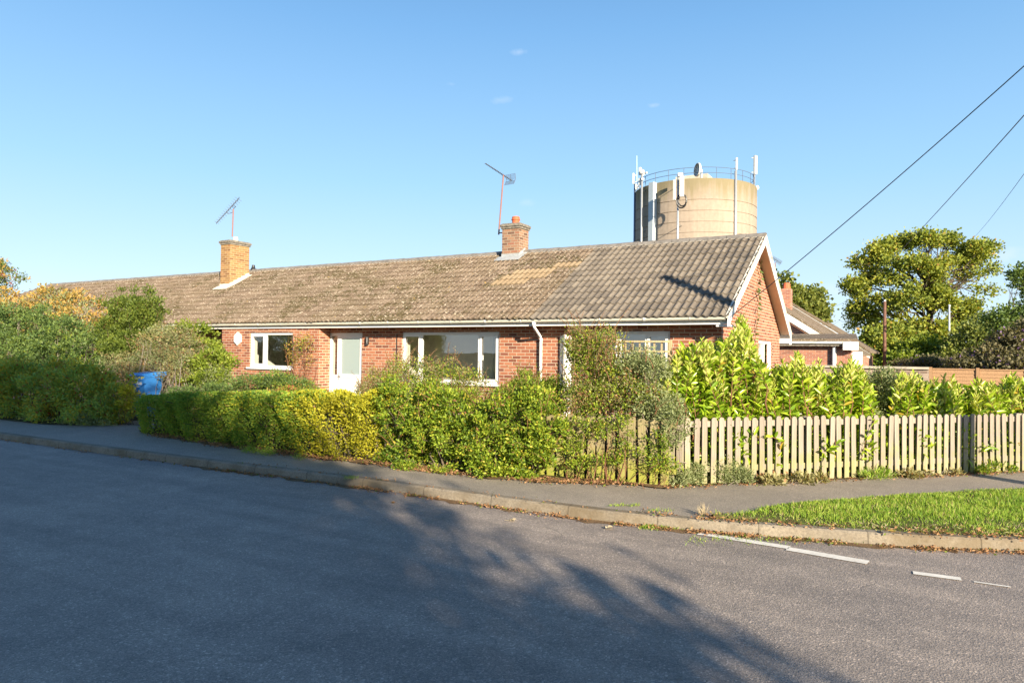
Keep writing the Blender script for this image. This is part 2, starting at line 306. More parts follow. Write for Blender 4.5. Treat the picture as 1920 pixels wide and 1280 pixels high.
# ------------------------------------------------------------------ mesh building
class MB:
    def __init__(s): s.v = []; s.f = []; s.uv = []
    def quad(s, pts, uvs=None):
        k = len(s.v); s.v += [tuple(p) for p in pts]; s.f.append(tuple(range(k, k+len(pts))))
        if uvs is None:
            p = np.array(pts, float); n = np.cross(p[1]-p[0], p[2]-p[0]); a = np.abs(n).argmax()
            uvs = [(q[1], q[2]) if a == 0 else (q[0], q[2]) if a == 1 else (q[0], q[1]) for q in p]
        s.uv.append(uvs); return s
    def box(s, x0, x1, y0, y1, z0, z1):
        P = [(x, y, z) for z in (z0, z1) for y in (y0, y1) for x in (x0, x1)]
        for a in ((0, 2, 3, 1), (4, 5, 7, 6), (0, 1, 5, 4), (2, 6, 7, 3), (0, 4, 6, 2), (1, 3, 7, 5)): s.quad([P[i] for i in a])
        return s
    def hexa(s, P):                                # 8 corners: bottom ring 0-3, top ring 4-7
        for a in ((3, 2, 1, 0), (4, 5, 6, 7), (0, 1, 5, 4), (1, 2, 6, 5), (2, 3, 7, 6), (3, 0, 4, 7)): s.quad([P[i] for i in a])
        return s
    def tube(s, pts, r, n=8, cap=True):
        pts = [np.array(p, float) for p in pts]; rs = r if hasattr(r, '__len__') else [r]*len(pts); k = len(s.v)
        for i, p in enumerate(pts):
            d = pts[min(i+1, len(pts)-1)]-pts[max(i-1, 0)]; d = d/(np.linalg.norm(d)+1e-9)
            a = np.cross(d, (0, 0, 1) if abs(d[2]) < .9 else (1, 0, 0)); a /= np.linalg.norm(a); b = np.cross(d, a)
            for j in range(n):
                t = 2*math.pi*j/n; s.v.append(tuple(p+rs[i]*(a*math.cos(t)+b*math.sin(t))))
        for i in range(len(pts)-1):
            for j in range(n):
                q = (k+i*n+j, k+i*n+(j+1) % n, k+(i+1)*n+(j+1) % n, k+(i+1)*n+j); s.f.append(q); s.uv.append([(0, 0)]*4)
        if cap:
            s.f.append(tuple(k+j for j in range(n))[::-1]); s.uv.append([(0, 0)]*n)
            e = k+(len(pts)-1)*n; s.f.append(tuple(e+j for j in range(n))); s.uv.append([(0, 0)]*n)
        return s
    def lathe(s, c, prof, n=24, axis=None):
        k = len(s.v); c = np.array(c, float)
        for r_, z in prof:
            for j in range(n):
                t = 2*math.pi*j/n; s.v.append(tuple(c+np.array([r_*math.cos(t), r_*math.sin(t), z])))
        for i in range(len(prof)-1):
            for j in range(n):
                s.f.append((k+i*n+j, k+i*n+(j+1) % n, k+(i+1)*n+(j+1) % n, k+(i+1)*n+j)); s.uv.append([(j/n*9, prof[i][1])]*4)
        return s

def obj(name, mb, mat, parent=None, origin=None, smooth=False, bevel=0):
    if isinstance(mb, MB): v, f, uv = mb.v, mb.f, mb.uv
    else: v, f, uv = mb
    o0 = np.array(parent['_w'] if parent is not None else (origin if origin is not None else (0, 0, 0)), float)
    me = bpy.data.meshes.new(name); me.from_pydata([tuple(np.array(p)-o0) for p in v], [], f)
    if uv:
        ul = me.uv_layers.new(name='UVMap'); flat = np.array([c for q in uv for c in q], np.float32).ravel(); ul.data.foreach_set('uv', flat)
    me.materials.append(mat)
    if smooth: me.polygons.foreach_set('use_smooth', [True]*len(me.polygons))
    o = bpy.data.objects.new(name, me); col.objects.link(o)
    if parent is not None: o.parent = parent
    else: o.location = o0
    o['_w'] = tuple(o0)
    if bevel:
        b = o.modifiers.new('bevel', 'BEVEL'); b.width = bevel; b.segments = 2; b.limit_method = 'ANGLE'
    return o
def tag(o, label=None, cat=None, group=None, kind=None):
    for k, v in (('label', label), ('category', cat), ('group', group), ('kind', kind)):
        if v: o[k] = v
    return o
def thing(name, label, cat, loc=(0, 0, 0), group=None):
    o = bpy.data.objects.new(name, None); col.objects.link(o); o.location = tuple(loc); o['_w'] = tuple(float(x) for x in loc)
    o.empty_display_size = .2
    return tag(o, label, cat, group)

def npmesh(name, V, Fc, nper, mat, parent=None, origin=(0, 0, 0), smooth=False):
    """fast mesh: V (n,3), Fc (m,nper)"""
    o0 = np.array(parent['_w'] if parent is not None else origin, float)
    me = bpy.data.meshes.new(name); V = np.asarray(V, np.float32)-o0.astype(np.float32); Fc = np.asarray(Fc, np.int32)
    me.vertices.add(len(V)); me.vertices.foreach_set('co', V.ravel()); me.loops.add(Fc.size); me.loops.foreach_set('vertex_index', Fc.ravel())
    me.polygons.add(len(Fc)); me.polygons.foreach_set('loop_start', np.arange(0, Fc.size, nper, dtype=np.int32))
    me.polygons.foreach_set('loop_total', np.full(len(Fc), nper, np.int32)); me.update(calc_edges=True)
    if smooth: me.polygons.foreach_set('use_smooth', [True]*len(Fc))
    me.materials.append(mat); o = bpy.data.objects.new(name, me); col.objects.link(o)
    if parent is not None: o.parent = parent
    else: o.location = tuple(o0)
    o['_w'] = tuple(float(x) for x in o0)
    return o

def unit(a): return a/(np.linalg.norm(a, axis=-1, keepdims=True)+1e-9)
def leafgeo(P, D, Ln, Wd, big=False, fold=.25, droop=.0):
    n = len(P); D = unit(D); rv = unit(rng.normal(size=(n, 3))); S = unit(np.cross(D, rv)); N = np.cross(S, D)
    N *= np.sign(N[:, 2:3]+.15)
    Ln = np.broadcast_to(Ln, n)[:, None]; Wd = np.broadcast_to(Wd, n)[:, None]
    if not big:
        V = np.stack([P, P+D*Ln*.5+S*Wd*.5+N*Wd*fold, P+D*Ln, P+D*Ln*.5-S*Wd*.5+N*Wd*fold], 1).reshape(-1, 3)
        i = np.arange(n)[:, None]*4; F = np.concatenate([i+[[0, 1, 2]], i+[[0, 2, 3]]], 0); return V, F
    k = []
    for t, wd in ((.3, .42), (.68, .40)):
        c = P+D*Ln*t-N*Ln*droop*t*t
        k += [c+S*Wd*wd+N*Wd*fold, c, c-S*Wd*wd+N*Wd*fold]
    V = np.stack([P]+k+[P+D*Ln-N*Ln*droop], 1).reshape(-1, 3)   # 0 base,1-3,4-6,7 tip
    i = np.arange(n)[:, None]*8
    T = [[0, 1, 2], [0, 2, 3], [1, 4, 5], [1, 5, 2], [2, 5, 6], [2, 6, 3], [4, 7, 5], [5, 7, 6]]
    return V, np.concatenate([i+[t] for t in T], 0)
def join(parts):
    Vs, Fs, k = [], [], 0
    for V, F in parts: Vs.append(V); Fs.append(F+k); k += len(V)
    return np.concatenate(Vs), np.concatenate(Fs)

def blobpts(blobs, n, shell=.55, lump=.28, seed=0):
    """points in the noisy skins of ellipsoids; blob = centre(3), radii(3)"""
    r2 = np.random.default_rng(seed); wts = np.array([(b[3]*b[4]*b[5])**.67 for b in blobs]); idx = r2.choice(len(blobs), n, p=wts/wts.sum())
    B = np.array(blobs)[idx]; u = unit(r2.normal(size=(n, 3)))
    ph = r2.random((len(blobs), 6))*6.28; k = ph[idx]
    bump = 1+lump*(np.sin(u[:, 0]*5+k[:, 0])*np.sin(u[:, 1]*6+k[:, 1])+.6*np.sin(u[:, 2]*9+k[:, 2])*np.sin(u[:, 0]*11+k[:, 3]))*.7
    rad = shell+(1-shell)*r2.random(n)**.6
    return B[:, :3]+u*B[:, 3:]*(rad*bump)[:, None], u, idx
def foliage(blobs, n, size, aspect=.5, clumps=0, cr=.1, shell=.55, lump=.28, up=.3, seed=1, zmin=None, big=False, droop=0, jit=.35):
    r2 = np.random.default_rng(seed+100)
    if clumps:
        C, u, _ = blobpts(blobs, clumps, shell, lump, seed); i = r2.integers(0, clumps, n)
        P = C[i]+r2.normal(size=(n, 3))*cr*np.array([1, 1, .75]); u = unit(u[i]+unit(P-C[i])*.8)
    else: P, u, _ = blobpts(blobs, n, shell, lump, seed)
    D = unit(u*.7+r2.normal(size=(n, 3))*.6+np.array([0, 0, up]))
    if zmin is not None: k = P[:, 2] > zmin; P, D = P[k], D[k]
    s = size*(1-jit+2*jit*r2.random(len(P)))
    return leafgeo(P, D, s, s*aspect, big, droop=droop)
def twigs(base, blobs, n, r0, mat, parent, name='branches', seed=3, sides=5, wiggle=.12, spread=.3, shell=.3):
    """tapered limbs from the base into each blob, with side limbs"""
    r2 = np.random.default_rng(seed); P, u, idx = blobpts(blobs, n, shell, 0, seed+5); mb = MB(); base = np.array(base, float)
    for p in P:
        b = base+np.array([(p[0]-base[0])*.8+r2.normal()*spread*.3, (p[1]-base[1])*.6+r2.normal()*spread*.3, 0]); mid = b+(p-b)*.5+np.array([0, 0, .12*np.linalg.norm(p-b)])
        pts = [b, b+(mid-b)*.5+r2.normal(size=3)*wiggle*.4, mid+r2.normal(size=3)*wiggle*.5, p*.6+mid*.4+r2.normal(size=3)*wiggle*.4, p]
        mb.tube(pts, [r0, r0*.75, r0*.5, r0*.3, r0*.1], sides, cap=False)
    return obj(name, mb, mat, parent, smooth=True)
def B(px, py, rx, ry, Y, ryy=None):
    """blob seen at picture point px,py on the plane y=Y with visible half sizes in pixels"""
    c = gy(px, py, Y); d = (c-CP)@cF; a = rx*d/F_PX; b = ry*d/F_PX
    return [c[0], c[1], c[2], a, ryy if ryy else a*.9, b]
def BD(px, py, rx, ry, D, k=.9):
    c = at(px, py, D); a = rx*D/F_PX; b = ry*D/F_PX
    return [c[0], c[1], c[2], a, a*k, b]
def plant(name, label, cat, base, blobs, leafset, stems=0, r0=.02, bark='bark', group=None, seed=1):
    """leafset: list of (part name, material key, foliage kwargs)"""
    t = thing(name, label, cat, base, group)
    for i, (pn, mk, kw) in enumerate(leafset):
        kw = dict(kw); bl = kw.pop('blobs', blobs); n = kw.pop('n'); size = kw.pop('size')
        V, F = foliage(bl, n, size, seed=seed*10+i, **kw); npmesh(pn, V, F, 3, L[mk], t)
    if stems: twigs(base, blobs, stems, r0, MT[bark], t, 'stems', seed)
    return t

# ================================================================== SETTING
g = MB(); g.quad([(-900, -900, -.03), (900, -900, -.03), (900, 900, -.03), (-900, 900, -.03)])
tag(obj('ground', g, MT['grassbase']), kind='structure')
KL = [(-90, 6.3), (-30, 6.3), (-14, 6.28), (-9, 6.36), (-6, 6.48), (-3.5, 6.47), (-2.6, 6.50), (-1.8, 6.62), (-.93, 6.84), (-.1, 7.08), (.7, 7.42), (1.5, 7.93), (2.4, 8.75), (4.5, 10.9), (9, 15.6), (30, 37)]
def smooth_line(P, k=6):
    P = np.array(P, float); o = []
    for i in range(len(P)-1):
        p0, p1, p2, p3 = P[max(i-1, 0)], P[i], P[i+1], P[min(i+2, len(P)-1)]
        for t in np.arange(k)/k:
            if np.linalg.norm(p2-p1) > 10: q = p1+(p2-p1)*t
            else: q = .5*((2*p1)+(-p0+p2)*t+(2*p0-5*p1+4*p2-p3)*t*t+(-p0+3*p1-3*p2+p3)*t**3)
            o.append(q)
    o.append(P[-1]); return np.array(o)
K = smooth_line(KL)
def offset(P, d):
    T = unit(np.gradient(P, axis=0)); return P+np.stack([-T[:, 1], T[:, 0]], 1)*d
K1 = offset(K, .125)
road = MB()
for i in range(len(K)-1):
    a, b = K[i], K[i+1]; road.quad([(a[0], -2.6 if a[0] < 5 else -2.6, 0), (b[0], -2.6, 0), (b[0], b[1]+.02, 0), (a[0], a[1]+.02, 0)])
tag(obj('road', road, MT['road']), kind='structure')
kb = MB(); Lc = 0
prof = [(0., -.02), (.012, .085), (.03, .102), (.125, .104)]
offs = [offset(K, p[0]) for p in prof]
for i in range(len(K)-1):
    d = np.linalg.norm(K[i+1]-K[i])
    for j in range(3):
        P = [(*offs[j][i], prof[j][1]), (*offs[j][i+1], prof[j][1]), (*offs[j+1][i+1], prof[j+1][1]), (*offs[j+1][i], prof[j+1][1])]
        kb.quad(P, [(Lc, 0), (Lc+d, 0), (Lc+d, 1), (Lc, 1)])
    Lc += d
tag(obj('kerb', kb, MT['kerb'], smooth=False), kind='structure')
pv = MB()
for i in range(len(K)-1):
    a, b = K1[i], K1[i+1]; N = offset(K, 3.2)
    pv.quad([(*a, .1), (*b, .1), (*N[i+1], .1), (*N[i], .1)])
tag(obj('pavement', pv, MT['pave']), kind='structure')
# garden ground behind the hedge and fence line
GL = smooth_line([(-90, 7.55), (-30, 7.5), (-17, 7.45), (-14.6, 7.7), (-14.1, 8.7), (-12.9, 8.7), (-12.6, 7.9), (-11.2, 7.62), (-9, 7.42), (-7.5, 7.38), (-6.3, 7.42), (-4.7, 7.4), (-3.7, 7.62), (-3.2, 7.9), (-2.6, 8.0), (-2.35, 8.25), (-1.3, 9.35), (0, 10.65), (1.2, 11.9), (4, 14.8), (20, 31)])
gd = MB()
for i in range(len(GL)-1):
    a, b = GL[i], GL[i+1]; gd.quad([(*a, .112), (*b, .112), (b[0], 60, .112), (a[0], 60, .112)])
tag(obj('garden_ground', gd, MT['soil']), kind='structure')
dr = MB(); dr.quad([(-14.2, 8.5, .116), (-12.85, 8.5, .116), (-13.0, 10.5, .116), (-14.7, 10.5, .116)])
tag(obj('path', dr, MT['pave']), kind='structure')
# grass verge on the corner
VI = [gz(*p, .11)[:2] for p in [(1365, 968), (1405, 960), (1450, 946), (1520, 940), (1600, 933), (1700, 926), (1800, 920), (1919, 914)]]
VI = [np.array([-1.72, 6.78])]+VI+[np.array([2.6, 12.]), np.array([6, 15.6])]
VI = smooth_line(VI, 5)
def kerb_at(t): return K1[t]
ki = np.argmin(np.linalg.norm(K1-np.array([-1.72, 6.75]), axis=1)); ke = np.argmin(np.linalg.norm(K1-np.array([7, 13.6]), axis=1))
Kv = K1[ki:ke]; Lk = np.r_[0, np.cumsum(np.linalg.norm(np.diff(Kv, axis=0), axis=1))]; Lv = np.r_[0, np.cumsum(np.linalg.norm(np.diff(VI, axis=0), axis=1))]
tt = np.linspace(0, 1, 60); KA = np.stack([np.interp(tt*Lk[-1], Lk, Kv[:, i]) for i in (0, 1)], 1); VA = np.stack([np.interp(tt*Lv[-1], Lv, VI[:, i]) for i in (0, 1)], 1)
gv = MB(); 
for i in range(59):
    rows = 6
    for j in range(rows):
        def q(ii, jj):
            s = jj/rows; p = KA[ii]*(1-s)+VA[ii]*s; z = .106+.035*math.sin(math.pi*s)**.5 if 0 < s < 1 else .104
            return (p[0], p[1], z)
        gv.quad([q(i, j), q(i+1, j), q(i+1, j+1), q(i, j+1)])
tag(obj('grass_verge', gv, MT['grassbase'], smooth=True), kind='structure')
# grass blades on the verge
def strip_points(A, Bb, n, s0=0, s1=1, r2=rng):
    seg = np.linalg.norm(np.diff((A+Bb)/2, axis=0), axis=1)*np.linalg.norm((A-Bb)[:-1], axis=1); i = r2.choice(len(seg), n, p=seg/seg.sum()); f = r2.random(n)[:, None]
    a = A[i]*(1-f)+A[i+1]*f; b = Bb[i]*(1-f)+Bb[i+1]*f; s = (s0+(s1-s0)*r2.random(n))[:, None]; return a*(1-s)+b*s, s[:, 0]
Nn = 84000; p, s = strip_points(KA[:46], VA[:46], Nn, -.02, 1.03)
pn = .5+.5*np.sin(p[:, 0]*5.1+np.sin(p[:, 1]*4.3)*1.7)*np.sin(p[:, 1]*6.3+1)
pm = .5+.5*np.sin(p[:, 0]*13+p[:, 1]*4)*np.sin(p[:, 1]*15-p[:, 0]*5+2)
keep = rng.random(Nn) < np.clip(.12+pn*.45+pm*.35+np.minimum(s*1.2, 1-s)*1.2, .05, 1); p, s, pn = p[keep], s[keep], pn[keep]; n_ = len(p)
P = np.c_[p+rng.normal(size=(n_, 2))*.025*(s < .08)[:, None], .10+.03*np.sin(np.pi*np.clip(s, 0, 1))]; D = np.c_[rng.normal(size=(n_, 2))*.55, np.ones(n_)]
ln = (.022+.045*rng.random(n_)**2+.030*pn)*np.clip(.4+np.minimum(s, 1-s)*3, .35, 1)
V, F = leafgeo(P, D, ln, .005+.003*rng.random(n_)); tag(npmesh('verge_grass', V, F, 3, L['grass']), kind='stuff')
p, s = strip_points(KA[:34], VA[:34], 5200, -.05, .9)
kk = rng.random(len(p)) < np.clip(1.1-s*1.3, .12, 1)*(.4+.6*(np.sin(p[:, 0]*7)*np.sin(p[:, 1]*9+2) > 0)); p, s = p[kk], s[kk]; n_ = len(p)
V, F = leafgeo(np.c_[p, .107+.02*rng.random(n_)], np.c_[rng.normal(size=(n_, 2))*1.1, np.full(n_, .6)], .03+.045*rng.random(n_), .004); tag(npmesh('verge_dry_grass', V, F, 3, L['straw']), kind='stuff')
# worn white lines at the corner
def line_strip(A, Bq, wd, name='road_marking'):
    A, Bq = np.array(A), np.array(Bq); d = unit(Bq-A); nn = np.array([-d[1], d[0]])*wd/2; mb = MB(); n = 14
    jit = rng.normal(size=(n+1, 2))*wd*.06
    for i in range(n):
        a = A+(Bq-A)*i/n; b = A+(Bq-A)*(i+1)/n
        mb.quad([(*(a-nn*(1+jit[i, 0])), .0062), (*(b-nn*(1+jit[i+1, 0])), .0062), (*(b+nn*(1+jit[i+1, 1])), .0062), (*(a+nn*(1+jit[i, 1])), .0062)])
    tag(obj(name, mb, MT['mark']), kind='structure')
line_strip(gz(1310, 1000)[:2], gz(1480, 1027)[:2], .11); line_strip(gz(1476, 1029)[:2], gz(1628, 1055)[:2], .12)
line_strip(gz(1712, 1074)[:2], gz(1802, 1086)[:2], .085); line_strip(gz(1826, 1091)[:2], gz(1895, 1101)[:2], .03)

# leaf litter along the kerb and at the hedge foot
def litter(name, line, n, wd, z, size, lift=.02):
    i = rng.integers(0, len(line)-1, n); f = rng.random(n)[:, None]; c = line[i]*(1-f)+line[i+1]*f
    T = unit(line[i+1]-line[i]); c = c+np.stack([-T[:, 1], T[:, 0]], 1)*(rng.normal(size=n)*wd)[:, None]
    cl = np.sin(c[:, 0]*3.1)+np.sin(c[:, 0]*7.7+1)+np.sin(c[:, 0]*17.); k = rng.random(n) < .45+.3*cl; c = c[k]; n = len(c)
    P = np.c_[c, z+lift*rng.random(n)]; D = np.c_[rng.normal(size=(n, 2)), rng.normal(size=n)*.35]
    V, F = leafgeo(P, D, size*(.5+rng.random(n)), size*.6); tag(npmesh(name, V, F, 3, L['dry']), kind='stuff')
def sub(line, x0, x1, d=0, k=40):
    Lq = offset(line, d); xs = np.linspace(x0, x1, k); m_ = np.argsort(Lq[:, 0]); return np.c_[xs, np.interp(xs, Lq[m_, 0], Lq[m_, 1])]
litter('gutter_leaf_litter', sub(K, -8.5, 1.3, -.07), 3600, .04, .003, .028)
litter('gutter_leaf_litter', sub(K, -2.6, 1.0, -.06), 1500, .035, .003, .026)
litter('gutter_leaf_litter', sub(K, -22, -8, -.05), 900, .04, .003, .03)
litter('hedge_foot_litter', sub(GL, -11.8, -2.4, .02), 9000, .09, .112, .034)
litter('hedge_foot_litter', sub(GL, -2.4, 1.3, -.03), 1800, .06, .102, .03)
litter('verge_leaf_litter', sub(K1, -2.0, 1.5, .1), 700, .08, .105, .035)
litter('kerb_top_litter', sub(K1, -2.4, 1.5, -.05), 1500, .05, .104, .026)
litter('kerb_top_litter', sub(K1, -8, -2, -.07), 350, .04, .104, .024)
dirt = MB()
dd0, dd1 = sub(K, -9, 1.2, -.16, 90), sub(K, -9, 1.2, .0, 90)
for i in range(89):
    j0 = .07*math.sin(i*.9)+.05*math.sin(i*2.3); j1 = .07*math.sin((i+1)*.9)+.05*math.sin((i+1)*2.3)
    if (i % 17) < 13: dirt.quad([(dd0[i, 0], dd0[i, 1]+.06+j0*.6, .004), (dd0[i+1, 0], dd0[i+1, 1]+.06+j1*.6, .004), (*dd1[i+1], .004), (*dd1[i], .004)])
tag(obj('gutter_dirt', dirt, MT['litterbase']), kind='structure')
dirt = MB(); dd0, dd1 = sub(GL, -11.9, -2.5, -.06, 80), sub(GL, -11.9, -2.5, .25, 80)
for i in range(79):
    j0 = .05*math.sin(i*1.1)+.03*math.sin(i*2.9); j1 = .05*math.sin((i+1)*1.1)+.03*math.sin((i+1)*2.9)
    dirt.quad([(dd0[i, 0], dd0[i, 1]+j0, .1165), (dd0[i+1, 0], dd0[i+1, 1]+j1, .1165), (*dd1[i+1], .1165), (*dd1[i], .1165)])
tag(obj('hedge_foot_soil', dirt, MT['litterbase']), kind='structure')
# moss and grass growing in the gutter at the corner
def tuft_pts(px0, px1, py, z, n, jy=.05):
    out_ = []
    for i in range(n):
        q = gz(random.uniform(px0, px1), py(0) if callable(py) else py, z); out_.append((q[0], q[1]+random.gauss(0, jy), z))
    return np.array(out_)
P = np.concatenate([tuft_pts(1205, 1310, 988, .0, 900, .06), tuft_pts(1090, 1120, 968, .0, 120, .03), tuft_pts(1290, 1900, 1012, .0, 700, .1), tuft_pts(1140, 1200, 948, .104, 120, .025), tuft_pts(1215, 1262, 958, .104, 70, .03)])
D = np.c_[rng.normal(size=(len(P), 2))*.7, np.ones(len(P))]; V, F = leafgeo(P, D, .015+.03*rng.random(len(P)), .006)
tag(npmesh('gutter_grass', V, F, 3, L['grass']), kind='stuff')

# ================================================================== THE BUNGALOW TERRACE
YW, YF, YE, ZE, YR, ZR = 14.2, 13.8, 13.60, 2.385, 17.3, 4.475     # wall, front block, eave, ridge
XV, XG = -3.15, -3.42
SL = math.atan2(ZR-ZE, YR-YE); SLEN = math.hypot(YR-YE, ZR-ZE)
H = thing('terraced_bungalow', 'long low red brick bungalow terrace with tiled roof running behind the hedge', 'house', (-3.42, 14.2, .1))
def wall(x0, x1, z0, z1, ops, Y, depth, mbf, rev):
    xs = sorted({x0, x1, *[v for o in ops for v in o[:2]]}); zs = sorted({z0, z1, *[v for o in ops for v in o[2:]]})
    for i in range(len(xs)-1):
        for j in range(len(zs)-1):
            cx, cz = (xs[i]+xs[i+1])/2, (zs[j]+zs[j+1])/2
            if any(o[0] < cx < o[1] and o[2] < cz < o[3] for o in ops): continue
            P = [(xs[i], Y, zs[j]), (xs[i+1], Y, zs[j]), (xs[i+1], Y, zs[j+1]), (xs[i], Y, zs[j+1])]; mbf.quad(P)
            rev.quad([(p[0], Y+depth, p[2]) for p in P[::-1]])
    for o in ops:
        a, b, c, d = o
        mbf.quad([(a, Y, c), (a, Y, d), (a, Y+.1, d), (a, Y+.1, c)], [(0, c), (0, d), (.1, d), (.1, c)]); mbf.quad([(b, Y, d), (b, Y, c), (b, Y+.1, c), (b, Y+.1, d)], [(0, d), (0, c), (.1, c), (.1, d)])
        mbf.quad([(a, Y, d), (b, Y, d), (b, Y+.1, d), (a, Y+.1, d)])
        rev.quad([(a, Y+.1, c), (a, Y+.1, d), (a, Y+depth, d), (a, Y+depth, c)]); rev.quad([(b, Y+.1, d), (b, Y+.1, c), (b, Y+depth, c), (b, Y+depth, d)])
        rev.quad([(a, Y+.1, d), (b, Y+.1, d), (b, Y+depth, d), (a, Y+depth, d)]); rev.quad([(a, Y, c), (a, Y+depth, c), (b, Y+depth, c), (b, Y, c)])
def X(px, Y, py=640): return gy(px, py, Y)[0]
w1 = (X(468, YF), X(549, YF), 1.14, 2.135)
dz = (X(616.5, YW), X(679, YW), .14, 2.13)
w2 = (X(753, YW), X(936, YW), .90, 2.135)
w3 = (X(1113, YW), X(1256, YW), .90, 2.135)
mf, mr = MB(), MB()
XFL, XFR = -17.98, -14.02
wall(XFR, XG, .0, 2.27, [dz, w2, w3], YW, .28, mf, mr)
wall(XFL, XFR, .0, 2.27, [w1], YF, .28, mf, mr)
mf.quad([(XFR, YF, 0), (XFR, YW, 0), (XFR, YW, 2.27), (XFR, YF, 2.27)]); mf.quad([(XFL, YF, 0), (XFL, YF, 2.27), (XFL, YW+.6, 2.27), (XFL, YW+.6, 0)])
# gable: plane x = XG
gw = (17.95, 19.72, .9, 2.03)
ys = [YW, gw[0], gw[1], 20.9]; zs = [0, gw[2], gw[3], 2.06]
for i in range(3):
    for j in range(3):
        if i == 1 and j == 1: continue
        mf.quad([(XG, ys[i], zs[j]), (XG, ys[i+1], zs[j]), (XG, ys[i+1], zs[j+1]), (XG, ys[i], zs[j+1])])
def zroof(y): return ZE+(y-YE)*math.tan(SL) if y < YR else ZR-(y-YR)*math.tan(SL)
mf.quad([(XG, YW, 2.06), (XG, 20.9, 2.06), (XG, 20.9, zroof(20.9)-.06), (XG, YR, ZR-.06), (XG, YW, zroof(YW)-.06)])
mf.quad([(XG, 20.9, 0), (-10, 20.9, 0), (-10, 20.9, 2.3), (XG, 20.9, 2.3)])
for (a, b) in (gw[:2],):
    for yy in (a, b): mf.quad([(XG, yy, gw[2]), (XG-.1, yy, gw[2]), (XG-.1, yy, gw[3]), (XG, yy, gw[3])], [(0, 0), (.1, 0), (.1, 1), (0, 1)])
    mf.quad([(XG, a, gw[3]), (XG, b, gw[3]), (XG-.1, b, gw[3]), (XG-.1, a, gw[3])])
obj('brick_wall', mf, MT['brick'], H)
# rear and interior linings so that the rooms are closed
mr.quad([(-38, 16.1, .15), (-3.45, 16.1, .15), (-3.45, 16.1, 2.36), (-38, 16.1, 2.36)])
mr.quad([(-38, 13.7, 2.36), (-3.45, 13.7, 2.36), (-3.45, 18.2, 2.36), (-38, 18.2, 2.36)])
for xx in (-17.6, -14.4, -12.3, -7.9): mr.box(xx-.05, xx+.05, (YW if xx > -14 else YF)+.285, 16.1, .15, 2.36)
obj('interior_wall', mr, MT['plaster'], H)
fl = MB(); fl.box(-38, -3.5, 14.15, 18.2, .05, .15); obj('floor', fl, MT['floor'], H)
yl = MB(); yl.quad([(-38, YW+.55, 0), (XFL, YW+.55, 0), (XFL, YW+.55, 2.27), (-38, YW+.55, 2.27)]); obj('yellow_brick_wall', yl, MT['ybrick'], H)

# roof
def tiled(x0, x1, pitch, spr, amp, g_, lift, seed, power=1., hip=None, patch=None):
    r2 = np.random.default_rng(seed); nx = int(round((x1-x0)/pitch*spr)); xs = np.linspace(x0, x1, nx+1); u = (xs-x0)/pitch
    c = .5+.5*np.cos(2*np.pi*u)
    prof_ = amp*c**power; n = int(math.ceil(SLEN/g_)); sn, cs = math.sin(SL), math.cos(SL); V = []; UV = []; Fi = []
    tl = np.floor(u/2).astype(int)
    for r_ in range(n):
        j = r2.normal(size=tl.max()+2)*.0035; js = r2.normal(size=tl.max()+2)*.005; hj = j[tl]; sj = js[tl]
        s0, s1 = r_*g_, min((r_+1)*g_+.015, SLEN)
        for k_, (s, h) in enumerate(((s0+sj, prof_*1.0-.004), (s0+sj, prof_+lift+hj), (np.full(nx+1, s1), prof_-.002))):
            s = np.broadcast_to(s, nx+1).copy()
            if hip is not None: s = np.minimum(s, np.clip((xs-hip[0])/(hip[1]-hip[0]), 0, 1)*SLEN)
            V.append(np.stack([xs, YE+s*cs-h*sn, ZE+s*sn+h*cs], 1)); UV.append(np.stack([xs, np.full(nx+1, s0+.01 if k_ < 2 else s1-.03)], 1))
    V = np.concatenate(V); UV = np.concatenate(UV); W = nx+1; F = []; fp = []
    for r_ in range(n):
        for k_ in (0, 1):
            a = (r_*3+k_)*W+np.arange(nx); F.append(np.stack([a, a+1, a+1+W, a+W], 1)); fp += [bool(patch and patch(r_, (xs[q]+xs[q+1])/2)) for q in range(nx)]
    F = np.concatenate(F); return V, F, UV, np.array(fp)
def roofpart(name, data, mat, pmask=None, pm=None):
    V, F, UV, fp = data; o = npmesh(name, V, F, 4, mat, H, smooth=True)
    ul = o.data.uv_layers.new(name='UVMap'); ul.data.foreach_set('uv', UV[F.ravel()].astype(np.float32).ravel())
    if pm is not None: o.data.materials.append(pm); o.data.polygons.foreach_set('material_index', fp.astype(np.int32))
    o.data.set_sharp_from_angle(angle=R(50)); return o
XB = -7.42
def patch(r_, x):
    v = {6: (-9.5, -8.55), 7: (-9.45, -8.1), 8: (-9.2, -8.05), 9: (-8.2, -7.42), 5: (-99, -98)}
    a = v.get(r_); return a is not None and a[0] < x < a[1] and True
roofpart('brown_tiled_roof', tiled(-38.3, XB, .15, 10, .034, .325, .027, 4, 1.0, hip=(-38.3, -34.6), patch=patch), MT['tile_brown'], pm=MT['tile_tan'])
roofpart('grey_tiled_roof', tiled(XB, XV+.02, .165, 12, .036, .325, .024, 5, 1.7), MT['tile_grey'])
rb = MB(); rb.quad([(-34.6, YR, ZR), (XV, YR, ZR), (XV, 21.25, zroof(21.25)), (-34.6, 21.25, zroof(21.25))]); rb.quad([(-38.3, YE, ZE-.02), (-34.6, YR, ZR-.02), (-38.3, 21.2, ZE-.02)]); obj('rear_roof_slope', rb, MT['tile_grey'], H)
rt = MB(); x = XV+.01
k = 0
